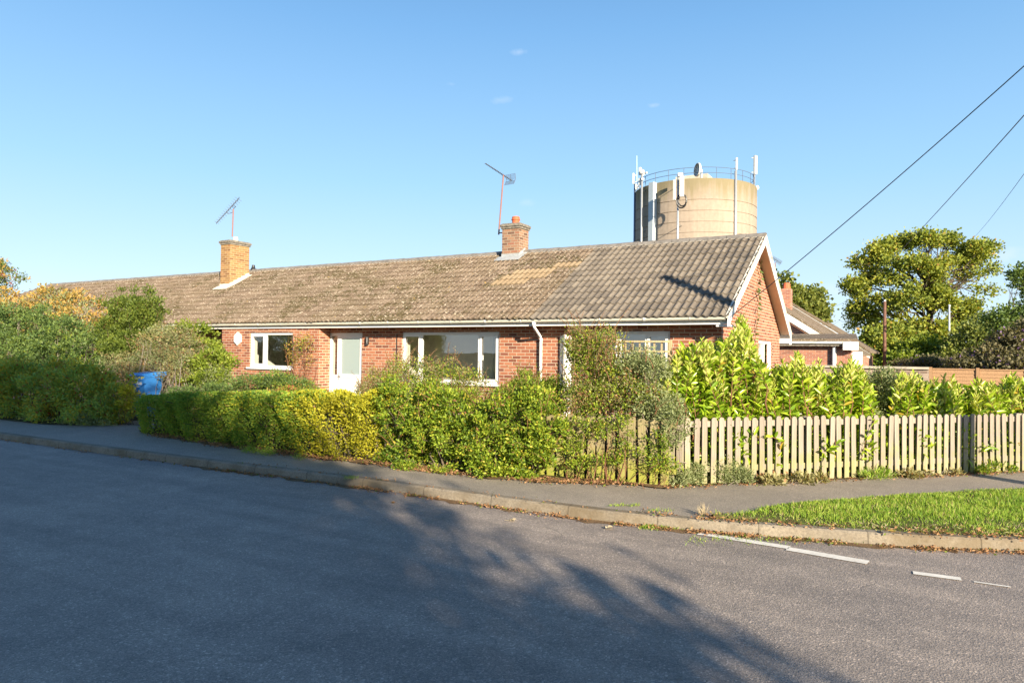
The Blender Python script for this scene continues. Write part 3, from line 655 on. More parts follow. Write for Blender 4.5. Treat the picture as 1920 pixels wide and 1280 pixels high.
while x > -34.6:
    x2 = max(x-.45, -34.6); prf = [(-.13, -.035), (-.09, .04), (0, .07), (.09, .04), (.13, -.035)]; dzz = .004*math.sin(k*2.1)
    for a, b in zip(prf[:-1], prf[1:]):
        rt.quad([(x2+.012, YR+a[0], ZR+a[1]+dzz), (x, YR+a[0], ZR+a[1]+dzz+.006), (x, YR+b[0], ZR+b[1]+dzz+.006), (x2+.012, YR+b[0], ZR+b[1]+dzz)])
    for a in (x, ):
        rt.quad([(a, YR+p_[0], ZR+p_[1]+dzz+.006) for p_ in prf])
    x = x2; k += 1
obj('ridge_tiles', rt, MT['ridge'], H)
rm = MB(); rm.box(-34.6, XV, YR-.128, YR+.128, ZR-.045, ZR-.0355); obj('ridge_mortar', rm, MT['mortar'], H)
# fascia, gutter, soffit
fa = MB(); fa.box(-38.3, XV-.03, 13.75, 13.772, 2.245, 2.41); obj('fascia_board', fa, MT['board'], H)
so_ = MB(); so_.box(-38.3, XG, 13.773, YW-.002, 2.252, 2.262); obj('eaves_soffit', so_, MT['soffit'], H)
gm = MB(); nseg = 8; gy0, gz0, gr = 13.682, 2.375, .058
for i in range(nseg):
    a0, a1 = math.pi+math.pi*i/nseg, math.pi+math.pi*(i+1)/nseg
    p0, p1 = (gy0+gr*math.cos(a0), gz0+gr*math.sin(a0)), (gy0+gr*math.cos(a1), gz0+gr*math.sin(a1))
    gm.quad([(-38.3, *p0), (XV-.06, *p0), (XV-.06, *p1), (-38.3, *p1)]); q0 = (gy0+(gr-.004)*math.cos(a0), gz0+(gr-.004)*math.sin(a0)); q1 = (gy0+(gr-.004)*math.cos(a1), gz0+(gr-.004)*math.sin(a1))
    gm.quad([(-38.3, *q1), (XV-.06, *q1), (XV-.06, *q0), (-38.3, *q0)]); gm.quad([(XV-.06, *p0), (XV-.06, *p1), (XV-.06, gy0, gz0)][:3])
gm.box(-38.3, XV-.06, gy0-gr-.006, gy0-gr+.004, gz0-.006, gz0+.004)
gut = obj('gutter', gm, MT['gutter'], H, smooth=False)
x = -3.9
bi = 0
while x > -21.5:
    mb = MB(); wd = .055 if bi % 4 == 1 else .018
    for i in range(nseg):
        a0, a1 = math.pi+math.pi*i/nseg, math.pi+math.pi*(i+1)/nseg; rr = gr+.007
        p0, p1 = (gy0+rr*math.cos(a0), gz0+rr*math.sin(a0)), (gy0+rr*math.cos(a1), gz0+rr*math.sin(a1))
        mb.quad([(x, *p0), (x+wd, *p0), (x+wd, *p1), (x, *p1)])
    mb.box(x, x+wd, gy0-gr-.012, gy0-gr+.003, gz0-.01, gz0+.012)
    obj('gutter_bracket', mb, MT['upvc'], gut); x -= .95; bi += 1
# downpipe with swan neck
xo = X(1001, 13.68, 605); xp = X(1014.5, YW-.07, 640)
dp = MB(); dp.tube([(xo, gy0, 2.33), (xo, gy0, 2.24)], .045, 14); dp.tube([(xo, gy0, 2.25), (xo+.005, gy0+.02, 2.20), (xp-.01, YW-.10, 2.02), (xp, YW-.075, 1.96), (xp, YW-.075, .12)], .033, 14)
for z in (1.95, 1.0, .3): dp.tube([(xp, YW-.075, z-.03), (xp, YW-.075, z+.03)], .038, 14)
obj('downpipe', dp, MT['upvc'], H, smooth=True)
cb = MB(); xc = X(744, YW, 640); cb.tube([(xc+.02, YW-.012, 2.09), (xc+.01, YW-.012, 2.06), (xc, YW-.012, .3)], .011, 8); obj('black_cable', cb, MT['black'], H)
# verge: barge boards, undercloak, soffit
def slope_board(y0, y1, t0, t1, xa, xb, mat, name):
    mb = MB(); P = []
    for t in (t0, t1):
        pass
    z = lambda y, d: zroof(y)+d
    mb.hexa([(xa, y0, z(y0, t0)), (xb, y0, z(y0, t0)), (xb, y1, z(y1, t0)), (xa, y1, z(y1, t0)), (xa, y0, z(y0, t1)), (xb, y0, z(y0, t1)), (xb, y1, z(y1, t1)), (xa, y1, z(y1, t1))])
    return obj(name, mb, mat, H)
for (ya, yb) in ((YE+.03, YR-.001), (YR+.001, 21.2)):
    slope_board(ya, yb, -.21, -.035, XV-.022, XV, MT['board'], 'barge_board')
    slope_board(ya-.02 if ya < 15 else ya, yb, -.034, .03, XV-.05, XV+.014, MT['mortar'], 'verge_undercloak')
    slope_board(max(ya, YW-.45), min(yb, 21.1), -.085, -.07, XG+.002, XV-.024, MT['soffit'], 'verge_soffit')
bx = MB(); bx.box(XG, XV-.001, 13.773, YW-.001, 2.2, 2.24); bx.box(XV-.022, XV-.0005, 13.66, 13.772, 2.2, 2.33); obj('box_end', bx, MT['board'], H)
bx = MB(); bx.box(XG+.003, XV-.022, 20.905, 21.2, 2.0, 2.14); bx.box(XV-.0215, XV+.002, 21.0, 21.22, 1.97, 2.12); obj('box_end', bx, MT['board'], H)

# windows
def window(name, o, Y, mull, sill=True, yo=.045, cas=(), th=.06, sillx=(.05, .03), frm='upvc', glass='glass', bottom=.0):
    x0, x1, z0, z1 = o; mb = MB(); a, b = Y+yo, Y+yo+.065
    xs = [x0]+list(mull)+[x1]
    mb.box(x0, x1, a, b, z1-th-.01, z1); mb.box(x0, x1, a, b, z0, z0+th)
    mb.box(x0, x0+th, a, b, z0+th, z1-th-.01); mb.box(x1-th, x1, a, b, z0+th, z1-th-.01)
    for m_ in mull: mb.box(m_-th*.55, m_+th*.55, a, b, z0+th, z1-th-.01)
    root = obj(name, mb, MT[frm], H)
    for i in range(len(xs)-1):
        l = xs[i]+(th if i == 0 else th*.55); r = xs[i+1]-(th if i == len(xs)-2 else th*.55); t = .0
        if i in cas:
            sm = MB(); t = .045; e = .012
            sm.box(l-e, r+e, a-.018, a-.002, z1-th-.01-t, z1-th+e); sm.box(l-e, r+e, a-.018, a-.002, z0+th-e, z0+th+t)
            sm.box(l-e, l+t, a-.018, a-.002, z0+th+t, z1-th-.01-t); sm.box(r-t, r+e, a-.018, a-.002, z0+th+t, z1-th-.01-t)
            ca = obj('casement', sm, MT[frm], root)
            hm = MB(); hx = r-t*.5 if i == 0 else l+t*.5; hm.box(hx-.012, hx+.012, a+.066, a+.09, (z0+z1)/2-.06, (z0+z1)/2+.06); obj('handle', hm, MT['upvc'], root)
        gm_ = MB(); gm_.quad([(l+t, a+.02, z0+th+t), (r-t, a+.02, z0+th+t), (r-t, a+.02, z1-th-.01-t), (l+t, a+.02, z1-th-.01-t)]); obj('pane', gm_, MT[glass], root)
    if sill:
        s = MB(); s.box(x0-sillx[0], x1+sillx[1], Y-.07, Y+yo-.001, z0-.035, z0-.002); s.box(x0-sillx[0], x1+sillx[1], Y-.07, Y-.055, z0-.05, z0-.0355); obj('sill', s, MT[frm], root)
    return root
window('casement_window', w1, YF, [X(495.5, YF)], cas=(0,))
window('picture_window', w2, YW, [X(788, YW), X(897, YW)], cas=(0, 2))
window('casement_window', w3, YW, [X(1160, YW), X(1211, YW)], cas=(0, 2))
# net curtains inside the wide window
for q0_, q1_ in ((761, 768), (923, 928)):
    ca_, cb2 = X(q0_, YW+.3), X(q1_, YW+.3); mb = MB(); n_c = 26
    for i in range(n_c):
        xa_, xb_ = ca_+(cb2-ca_)*i/n_c, ca_+(cb2-ca_)*(i+1)/n_c; ya_, yb_ = YW+.32+.025*math.sin(i*1.7), YW+.32+.025*math.sin((i+1)*1.7); mb.quad([(xa_, ya_, .8), (xb_, yb_, .8), (xb_, yb_, 2.12), (xa_, ya_, 2.12)])
    obj('net_curtain', mb, MT['plaster'], H)
# front door with side light
x0, x1, z0, z1 = dz; a = YW+.05; d = MB(); th = .055
xm = X(631.5, YW); zr = gy(650, 701.5, YW)[2]
d.box(x0, x1, a, a+.07, z1-.085, z1); d.box(x0, x0+th, a, a+.07, z0, z1-.085); d.box(x1-th*.8, x1, a, a+.07, z0, z1-.085); d.box(xm-.02, xm+.03, a, a+.07, z0, z1-.085)
d.box(x0, x1, a, a+.07, z0-.04, z0)
dr_ = obj('front_door_frame', d, MT['upvc'], H)
d = MB(); d.box(x0+th, xm-.02, a+.01, a+.05, z0, zr-.02); obj('side_panel', d, MT['upvc'], dr_)
gm_ = MB(); gm_.quad([(x0+th, a+.03, zr-.02), (xm-.02, a+.03, zr-.02), (xm-.02, a+.03, z1-.085), (x0+th, a+.03, z1-.085)]); obj('side_pane', gm_, MT['glass'], dr_)
l, r = xm+.03, x1-th*.8; d = MB(); b0, b1 = a-.004, a+.045; st = .075
d.box(l, r, b0, b1, z1-.085-.075, z1-.085); d.box(l, l+st, b0, b1, z0, z1-.16); d.box(r-st, r, b0, b1, z0, z1-.16); d.box(l+st, r-st, b0, b1, zr-.11, zr); d.box(l+st, r-st, b0, b1, z0, z0+.15)
d.box(l+st, r-st, b0+.014, b1-.005, z0+.15, zr-.11)
for k in (0,): d.box(l+st+.06, r-st-.06, b0+.004, b0+.013, z0+.21, zr-.17)
leaf = obj('front_door', d, MT['upvc'], H)
gm_ = MB(); gm_.quad([(l+st, a+.02, zr), (r-st, a+.02, zr), (r-st, a+.02, z1-.16), (l+st, a+.02, z1-.16)]); obj('frosted_pane', gm_, MT['frost'], leaf)
d = MB(); d.box(l+.02, l+.05, b0-.012, b0-.001, zr-.16, zr+.04); d.box(l+.02, l+.13, b0-.045, b0-.03, zr-.065, zr-.045); d.box(l+.025, l+.045, b0-.04, b0-.01, zr-.065, zr-.045); obj('door_handle', d, MT['steel'], leaf)
d = MB(); d.box(l+st+.1, r-st-.1, b0-.012, b0+.003, zr-.09, zr-.045); obj('letter_plate', d, MT['upvc'], leaf)
# gable window
y0, y1, z0, z1 = gw; d = MB(); xa, xb = XG-.09, XG-.03; th = .07
d.box(xa, xb, y0, y1, z1-th, z1); d.box(xa, xb, y0, y1, z0, z0+th)
for y in (y0, (y0+y1)/2-.04, y1-th): d.box(xa, xb, y, y+th, z0+th, z1-th)
gwn = obj('gable_window', d, MT['upvc'], H)
d = MB(); ym = (y0+y1)/2
for k in range(1, 4): d.box(xa+.03, xa+.045, y0+th, ym-.04, z0+k*.25+.1, z0+k*.25+.115)
d.box(xa+.031, xa+.044, (y0+ym)/2, (y0+ym)/2+.015, z0+th, z1-th); obj('glazing_bars', d, MT['upvc'], gwn)
gm_ = MB(); gm_.quad([(xa+.02, y0+th, z0+th), (xa+.02, y1-th, z0+th), (xa+.02, y1-th, z1-th), (xa+.02, y0+th, z1-th)]); obj('pane', gm_, MT['glass'], gwn)
d = MB(); d.box(XG-.3, XG-.29, y0-.1, y1+.1, z0-.1, z1+.1); obj('gable_curtain', d, MT['plaster'], gwn)
# fittings on the wall
c = gy(447, 635, YF); ab = MB(); s = .155
hexp = [(s*1.0*math.cos(R(90+60*i)), s*1.25*math.sin(R(90+60*i))) for i in range(6)]
for yy0, yy1, sc0, sc1 in ((YF, YF-.05, 1, 1), (YF-.05, YF-.075, 1, .8)):
    for i in range(6):
        p, q = hexp[i], hexp[(i+1) % 6]; ab.quad([(c[0]+p[0]*sc0, yy0, c[2]+p[1]*sc0), (c[0]+q[0]*sc0, yy0, c[2]+q[1]*sc0), (c[0]+q[0]*sc1, yy1, c[2]+q[1]*sc1), (c[0]+p[0]*sc1, yy1, c[2]+p[1]*sc1)][::-1])
ab.quad([(c[0]+p[0]*.8, YF-.075, c[2]+p[1]*.8) for p in hexp][::-1])
obj('alarm_box', ab, MT['upvc'], H)
c = gy(691, 639, YW); lb = MB(); lb.tube([(c[0], YW-.06, c[2]+.1), (c[0], YW-.06, c[2]-.1)], .042, 14); lb.box(c[0]-.018, c[0]+.018, YW-.03, YW, c[2]-.09, c[2]+.09)
wl = obj('wall_lantern', lb, MT['black'], H, smooth=False)
lb = MB(); lb.tube([(c[0]+.03, YW-.098, c[2]+.08), (c[0]+.03, YW-.098, c[2]-.05)], .008, 6); obj('lantern_trim', lb, MT['steel'], wl)
c = gy(606, 652, YW)
lb = MB(); lb.box(c[0]-.03, c[0]+.03, YW-.022, YW, c[2]-.05, c[2]+.05); obj('doorbell', lb, MT['upvc'], H, bevel=.004)
# tall narrow white double panel standing against the wall
xa, xb = X(1047.5, YW-.12), X(1069, YW-.12); xm = X(1058.5, YW-.16); zt = gy(1057, 627, YW-.15)[2]
tp = thing('folding_screen', 'tall narrow white folded panel with a dark centre slit leaning on the red brick wall', 'screen', (xm, YW-.15, .12))
for i, (p, q, yy0, yy1) in enumerate(((xa, xm-.012, YW-.06, YW-.17), (xm+.012, xb, YW-.17, YW-.06))):
    mb = MB(); mb.hexa([(p, yy0, .12), (q, yy1, .12), (q, yy1+.03, .12), (p, yy0+.03, .12), (p, yy0, zt-(.04 if i == 0 else 0)), (q, yy1, zt-(.04 if i == 1 else 0)), (q, yy1+.03, zt-(.04 if i else 0)), (p, yy0+.03, zt-(.04 if i == 0 else 0))])
    obj('panel', mb, MT['board'] if i else MT['gutter'], tp)
mb = MB(); mb.box(xm-.012, xm+.012, YW-.16, YW-.15, .12, zt-.03); obj('slit_backing', mb, MT['lead'], tp)

# chimneys
def chimney(name, x0, x1, y0, y1, ztop, mat, cap, label):
    mb = MB(); zb = 3.3; mb.box(x0, x1, y0, y1, zb, ztop-cap*2); ch = obj(name, mb, mat, H); ch['label'] = label
    c = MB(); c.box(x0-.03, x1+.03, y0-.03, y1+.03, ztop-cap*2+.001, ztop-cap-.0); c.box(x0-.055, x1+.055, y0-.055, y1+.055, ztop-cap+.001, ztop); c.box(x0-.02, x1+.02, y0-.02, y1+.02, ztop+.001, ztop+.03)
    obj('coping', c, MT['coping'], ch, bevel=.01)
    f = MB(); f.box(x0-.012, x1+.012, y0-.014, y0-.003, zroof(y0)-.05, zroof(y0)+.13)
    n = 5
    for i in range(n):
        ya, yb = y0+(min(y1, YR)-y0)*i/n, y0+(min(y1, YR)-y0)*(i+1)/n
        for xx, sx in ((x1+.003, .01), (x0-.003, -.01)):
            zA, zB = zroof(ya), zroof(yb); xl, xh = min(xx, xx+sx), max(xx, xx+sx)
            f.hexa([(xl, ya, zA), (xh, ya, zA), (xh, yb, zB), (xl, yb, zB), (xl, ya, zA+.16), (xh, ya, zA+.16), (xh, yb, zB+.12), (xl, yb, zB+.12)])
    ap = .12; f.hexa([(x0-ap, y0-.22, zroof(y0-.22)+.05), (x1+ap, y0-.22, zroof(y0-.22)+.05), (x1+ap, y0-.001, zroof(y0)+.05), (x0-ap, y0-.001, zroof(y0)+.05), (x0-ap, y0-.22, zroof(y0-.22)+.065), (x1+ap, y0-.22, zroof(y0-.22)+.065), (x1+ap, y0-.001, zroof(y0)+.065), (x0-ap, y0-.001, zroof(y0)+.065)])
    ye = min(y1, YR-.14); f.hexa([(x1+.014, y0, zroof(y0)+.05), (x1+.16, y0, zroof(y0)+.05), (x1+.16, ye, zroof(ye)+.05), (x1+.014, ye, zroof(ye)+.05), (x1+.014, y0, zroof(y0)+.065), (x1+.16, y0, zroof(y0)+.065), (x1+.16, ye, zroof(ye)+.065), (x1+.014, ye, zroof(ye)+.065)])
    obj('flashing', f, MT['mortar'] if mat is MT['ybrick'] else MT['lead'], ch); return ch
cz1 = gy(431, 451, 16.05)[2]; c1 = chimney('chimney', X(413.5, 16.05, 500), X(431, 16.05, 500), 16.05, 16.85, cz1, MT['ybrick'], .06, 'tall yellow brick chimney with dark coping')
cz2 = gy(973, 419, 16.95)[2]; x20, x21 = X(941.5, 16.95, 450), X(973, 16.95, 450); c2 = chimney('chimney', x20, x21, 16.95, 17.5, cz2, MT['cbrick'], .06, 'short weathered brick chimney with red pot')
po = MB(); pc = ((x20+x21)/2+.02, 17.2, cz2+.03); po.lathe(pc, [(.0, 0), (.105, 0), (.105, .11), (.125, .12), (.125, .15), (.11, .16), (.11, .21), (.085, .225), (.08, .17), (.0, .17)], 20); obj('chimney_pot', po, MT['terracotta'], c2, smooth=False)
po = MB(); pc1 = ((X(413.5, 16.05)+X(431, 16.05))/2, 16.4, cz1+.03); po.lathe(pc1, [(0, 0), (.09, 0), (.075, .15), (0, .16)], 16); obj('chimney_vent', po, MT['mortar'], c1)
vt = gy(475, 505, YR); po = MB(); po.lathe((vt[0], YR, ZR+.02), [(.11, 0), (.09, .06), (.06, .12), (.05, .2), (0, .21)], 12); obj('ridge_vent', po, MT['black'], H)

# aerials
def aerial(name, label, foot, top, tipA, tipB, base, nel, el, grid=False, bracket=None):
    t = thing(name, label, 'aerial', base, 'television aerials'); mb = MB(); mb.tube([foot, top], .022, 8); obj('mast', mb, MT['bronze'], t)
    A, Bq = np.array(tipA, float), np.array(tipB, float); mb = MB(); mb.tube([A, Bq], .012, 6)
    d_ = unit(Bq-A); side = unit(np.cross(d_, (0, 0, 1))); upv = unit(np.cross(side, d_))
    for i in range(nel):
        p = A+(Bq-A)*(i+.3)/nel; L_ = el*(.75+.5*i/nel)
        if grid: mb.tube([p-side*L_, p+side*L_], .007, 5)
        else:
            for s1, s2 in ((1, 1), (1, -1)): mb.tube([p-(side*s1+upv*s2)*L_*.7, p+(side*s1+upv*s2)*L_*.7], .006, 5)
    o_ = obj('boom', mb, MT['alu'], t)
    if grid:
        mb = MB(); s_ = side; gq = Bq-d_*.05
        for sgn in (1, -1):
            q = unit(-d_*.35+upv*sgn)
            for k in range(5): p = gq+q*(.03+.033*k); mb.tube([p-s_*.17, p+s_*.17], .006, 5)
            for k in (-1, 0, 1): mb.tube([gq+s_*.17*k, gq+s_*.17*k+q*.17], .006, 5)
        obj('reflector', mb, MT['alu'], t)
        f_ = np.array(foot)
        for zz in (.05, .25): mb = MB(); mb.tube([f_+np.array([0, 0, zz]), f_+np.array([.26, .05, zz])], .018, 6); obj('bracket', mb, MT['bronze'], t)
    else:
        mb = MB(); T_ = np.array(top); c_ = (A+Bq)/2
        mb.tube([T_, T_+np.array([.14, 0, .08]), A+(Bq-A)*.66], .01, 6); mb.tube([T_-np.array([0, 0, .1]), T_+np.array([-.18, 0, -.14]), A+(Bq-A)*.4], .01, 6); obj('clamp_arm', mb, MT['alu'], t)
    return t
a_y = 16.4
aerial('tv_aerial', 'small tv aerial tilted up to the right on the tall yellow chimney', gy(435.5, 444, a_y), gy(437.5, 392, a_y), gy(405.5, 418.5, a_y-.6), gy(449, 371, a_y+.5), gy(435.5, 444, a_y), 13, .11)
aerial('tv_aerial', 'long tv aerial on a leaning mast clamped to the short chimney', gy(935, 440, 17.2), gy(944, 328, 17.2), gy(910, 306.5, 16.4), gy(960, 339, 17.6), gy(935, 440, 17.2), 18, .05, True)
for z in []: pass

# ================================================================== WATER TOWER
TD = 70.; tc = at(1302, 400, TD); TR = 5.88; tz = at(1303, 333, TD-TR)[2]
T = thing('water_tower', 'round pale concrete water tower with phone antennas rising behind the bungalow roof', 'tower', (tc[0], tc[1], 0))
def concrete_tower():
    a = NB('tower_concrete'); o = a.obj(); sp = a.n('SeparateXYZ'); a.l(o, sp.inputs[0])
    mp = a.n('Mapping'); mp.inputs['Scale'].default_value = (1.6, 1.6, .12); a.l(o, mp.inputs[0])
    st = a.noise(mp.outputs[0], 1.3, 5, .6); f = a.noise(o, 3, 5)
    c = a.mix(.5, a.ramp(f, [(.3, (.30, .248, .20)), (.7, (.35, .292, .238))]), a.ramp(st, [(.3, (.8, .78, .75)), (.7, (1.1, 1.08, 1.05))]), 'MULTIPLY')
    an = a.math('FRACT', a.math('MULTIPLY', a.math('ARCTAN2', sp.outputs[1], sp.outputs[0]), 3.5))
    c = a.mix(a.ramp(an, [(0, (.35, .35, .35)), (.012, (0, 0, 0)), (.99, (0, 0, 0)), (1, (.35, .35, .35))]), c, (.2, .16, .12))
    k = a.math('ADD', a.math('MULTIPLY', a.math('SUBTRACT', sp.outputs[2], float(tz-2.6)), .42), a.math('MULTIPLY', a.math('SUBTRACT', st, .5), 2.0))
    c = a.mix(a.ramp(k, [(.2, (0, 0, 0)), (.9, (.85, .85, .85))]), c, (.20, .17, .095))
    a.base(c); a.set(.9, .2); return a.m
MT['tower'] = concrete_tower()
prof = [(TR-.1, .0)]; zz = tz; js = [tz-1.95-1.0*i for i in range(14)]
for j in js[::-1]: prof += [(TR, j-.05), (TR-.05, j-.03), (TR-.05, j+.0), (TR, j+.02)]
prof += [(TR, tz-.02), (TR-.02, tz), (TR-.6, tz+.02)]
mb = MB(); mb.lathe((tc[0], tc[1], 0), prof, 96); dr2 = obj('drum', mb, MT['tower'], T, smooth=False)
mb = MB(); mb.lathe((tc[0], tc[1], 0), [(TR-.55, tz), (3.0, tz+.35), (2.9, tz+.4), (.0, tz+.8)], 48); obj('dome_roof', mb, MT['concrete'], T)
mb = MB(); cc = at(1325, 333, TD-2); mb.box(tc[0]-1.2, tc[0]+1.9, tc[1]-2.4, tc[1]-.6, tz+.2, tz+1.15); obj('roof_hatch', mb, MT['concrete'], T)
def tpt(ang, r=0, z=0): return np.array([tc[0]+(TR+r)*math.cos(ang), tc[1]+(TR+r)*math.sin(ang), z])
cam_ang = math.atan2(-tc[1], -tc[0])
def tang(px):                       # angle on the drum whose silhouette falls at px
    s = (px-1303)/112.; s = max(-1, min(1, s)); return cam_ang+math.asin(s)
mb = MB()
for hh in (.55, 1.05): 
    pts = [tpt(2*math.pi*i/72, -.25, tz+hh) for i in range(73)]; mb.tube(pts, .028, 5)
for i in range(24): q = 2*math.pi*i/24+.1; mb.tube([tpt(q, -.25, tz), tpt(q, -.25, tz+1.05)], .03, 5)
obj('railing', mb, MT['railing'], T)
def mast(px, D, pz, rad, mat, name='support_pole'):
    c = at(px, 400, D); z1 = at(px, pz, D)[2]; mb = MB(); mb.tube([(c[0], c[1], 2), (c[0], c[1], z1)], rad, 10)
    dr_c = unit(tc[:2]-c[:2]); ds = np.linalg.norm(tc[:2]-c[:2])-TR+.05
    for k in range(5):
        z = 2+(tz-2.5)*k/4; mb.tube([(c[0], c[1], z), (c[0]+dr_c[0]*ds, c[1]+dr_c[1]*ds, z)], .03, 5)
    return obj(name, mb, mat, T, smooth=True)
mast(1190, 70, 345, .10, MT['railing']); mast(1203, 67.3, 318, .10, MT['steel']); mast(1271, 63.2, 326, .09, MT['steel'])
mast(1379, 64.5, 320, .12, MT['steel']); mast(1413.5, 69, 325, .11, MT['steel'])
q = tang(1233); rdir = np.array([math.cos(q), math.sin(q), 0]); tdir = np.array([-math.sin(q), math.cos(q), 0]); mb = MB()
P0 = [tpt(q)+tdir*a+rdir*b for a, b in ((-.28, -.05), (.28, -.05), (.28, .5), (-.28, .5))]
mb.hexa([(*p[:2], 2) for p in P0]+[(*p[:2], tz+.02) for p in P0]); obj('cable_duct', mb, MT['duct'], T)
def panel(px, py0, py1, D, wd, dp, face, name='panel_antenna', mat='antenna'):
    c0, c1 = at(px, py1, D), at(px, py0, D); f = R(face); d1 = np.array([math.cos(f), math.sin(f), 0]); d2 = np.array([-d1[1], d1[0], 0]); mb = MB()
    P0 = [c0+d2*a*wd/2+d1*b*dp/2 for a, b in ((-1, -1), (1, -1), (1, 1), (-1, 1))]
    mb.hexa([(*p[:2], c0[2]) for p in P0]+[(*p[:2], c1[2]) for p in P0])
    e = (c0+c1)/2; toax = unit(tc[:2]-e[:2]); 
    for z in (c0[2]+.2, c1[2]-.2): mb.tube([(e[0], e[1], z), (e[0]+toax[0]*.35, e[1]+toax[1]*.35, z)], .04, 6)
    return obj(name, mb, MT[mat], T, bevel=.02)
panel(1278.5, 331, 369, 62.6, .38, .26, -75); panel(1264.5, 337, 375, 62.8, .2, .18, -100)
panel(1276, 325, 331, 63.2, .42, .4, -80, 'radio_unit')
panel(1381, 296, 319, 66, .16, .16, -60); panel(1416, 292, 327, 68.6, .32, .2, -30); panel(1417, 369, 405, 69, .14, .22, 0)
panel(1188, 325, 345, 70, .2, .16, -170); panel(1200, 314, 328, 67.6, .2, .16, -100); panel(1199.5, 334, 347, 67.6, .2, .16, -100); panel(1193, 345, 356, 69.5, .16, .16, -150)
q0 = at(1194, 340, 69.6); q1 = at(1194, 292, 69.6); mb = MB(); mb.tube([q0, q1], [.05, .035], 6); obj('whip_antenna', mb, plain('green_whip', (.42, .55, .45)), T)
def dish(px, py, D, r_, aim, mat='antenna', name='dish_antenna'):
    c = at(px, py, D); aim = unit(np.array(aim, float)); s = unit(np.cross(aim, (0, 0, 1))); u = np.cross(s, aim); mb = MB(); k = len(mb.v); n = 20
    rings = [(0, -.0), (.5, .06), (1, .25), (1, .5), (.9, .52)] if r_ > .4 else [(0, 0), (1, .02), (1, .5), (0, .62)]
    for rr, d_ in rings:
        for j in range(n):
            t = 2*math.pi*j/n; mb.v.append(tuple(c+aim*d_*r_+(s*math.cos(t)+u*math.sin(t))*rr*r_))
    for i in range(len(rings)-1):
        for j in range(n): mb.f.append((i*n+j, i*n+(j+1) % n, (i+1)*n+(j+1) % n, (i+1)*n+j)); mb.uv.append([(0, 0)]*4)
    mb.tube([c, c-aim*.25], .08, 8); mb.tube([c-aim*.2, c-aim*.2-np.array([0, 0, r_*1.6])], .06, 8)
    return obj(name, mb, MT[mat], T, smooth=False)
dish(1312, 319, 64.6, .62, (-.75, -.66, .05), 'antenna'); dish(1204.5, 322, 67.2, .22, (-.1, -1, 0)); dish(1205, 336, 67.2, .13, (.5, -1, 0)); dish(1212, 324, 67.5, .1, (1, -.3, 0)); dish(1419, 352, 68.8, .2, (.9, -.6, 0))
mb = MB(); c = at(1278, 379, 62.8); mb.tube([c+np.array([.45*math.cos(t), .0, .62*math.sin(t)+.1]) for t in np.linspace(0, 2*math.pi, 22)], .07, 6); mb.tube([c+np.array([.35*math.cos(t)+.06, .05, .5*math.sin(t)+.15]) for t in np.linspace(0, 2*math.pi, 22)], .06, 6); obj('cable_loop', mb, MT['black'], T)

# ================================================================== NEIGHBOURING HOUSES TO THE RIGHT
N1 = thing('neighbour_bungalow', 'brick bungalow with white barge board and low side roof just right of the main gable', 'house', (-4.5, 33, 0))
YB = 32.6
def nb(px, py, Y=YB): return gy(px, py, Y)
a_, b_ = nb(1473, 585), nb(1562, 640); sl = (b_[2]-a_[2])/(b_[0]-a_[0]); xr, zr_ = -11.2, a_[2]+sl*(-11.2-a_[0])
rx, rz = -6.4, a_[2]+sl*(-6.4-a_[0])
e2 = (-2.3, a_[2]+sl*(-2.3-a_[0]))
mb = MB(); mb.quad([(-11, YB+.25, 0), (-2.9, YB+.25, 0), (-2.9, YB+.25, rz+sl*(-2.9+6.4)-.1), (rx, YB+.25, rz-.1), (-11, YB+.25, rz+sl*(-2.9+6.4)-.1)]); mb.quad([(-2.9, YB+.25, 0), (-2.9, YB+10, 0), (-2.9, YB+10, 2.1), (-2.9, YB+.25, 2.1)])
obj('brick_wall', mb, MT['fbrick'], N1)
def slab(name, P, t, mat, parent):
    P = [np.array(p, float) for p in P]; mb = MB(); mb.hexa([tuple(p) for p in P]+[tuple(p+np.array([0, 0, t])) for p in P]); o = obj(name, mb, mat, parent)
    return o
slab('tiled_roof', [(rx, YB, rz), (e2[0], YB, e2[1]), (e2[0], YB+10.5, e2[1]), (rx, YB+10.5, rz)], .09, MT['tile_brown'], N1)
slab('rear_tiled_roof', [(-11.5, YB, e2[1]), (rx-.003, YB, rz), (rx-.003, YB+10.5, rz), (-11.5, YB+10.5, e2[1])], .09, MT['tile_brown'], N1)
slab('barge_board', [(rx, YB-.04, rz-.30), (e2[0], YB-.04, e2[1]-.30), (e2[0], YB-.003, e2[1]-.30), (rx, YB-.003, rz-.30)], .28, MT['board'], N1)
# lower front wing
yw = 29.2; g0 = gy(1470, 642, yw); g1 = gy(1581, 641, yw); zg = g1[2]
mb = MB(); mb.box(-8, g1[0]+.25, yw+.25, YB+.2, 0, zg-.1); obj('wing_wall', mb, MT['fbrick'], N1)
slab('wing_roof', [(-8, yw-.02, zg+.03), (g1[0]+.5, yw-.02, zg+.03), (g1[0]+.2, YB-.05, zg+.32), (-8, YB-.05, zg+.32)], .09, MT['tile_brown'], N1)
mb = MB(); mb.box(-8, g1[0]+.0, yw-.1, yw-.02, zg-.06, zg+.02); obj('wing_gutter', mb, MT['gutter'], N1); mb = MB(); mb.box(-8, g1[0]+.0, yw-.019, yw, zg-.16, zg+.02); obj('wing_fascia', mb, MT['coping'], N1)
mb = MB(); mb.box(-8, g1[0]+.25, yw+.001, yw+.249, zg-.16, zg-.12); obj('wing_soffit', mb, MT['black'], N1)
mb = MB(); mb.box(g1[0]+.001, g1[0]+.5, yw-.12, yw+.3, zg-.3, zg+.01); obj('box_end', mb, MT['board'], N1)
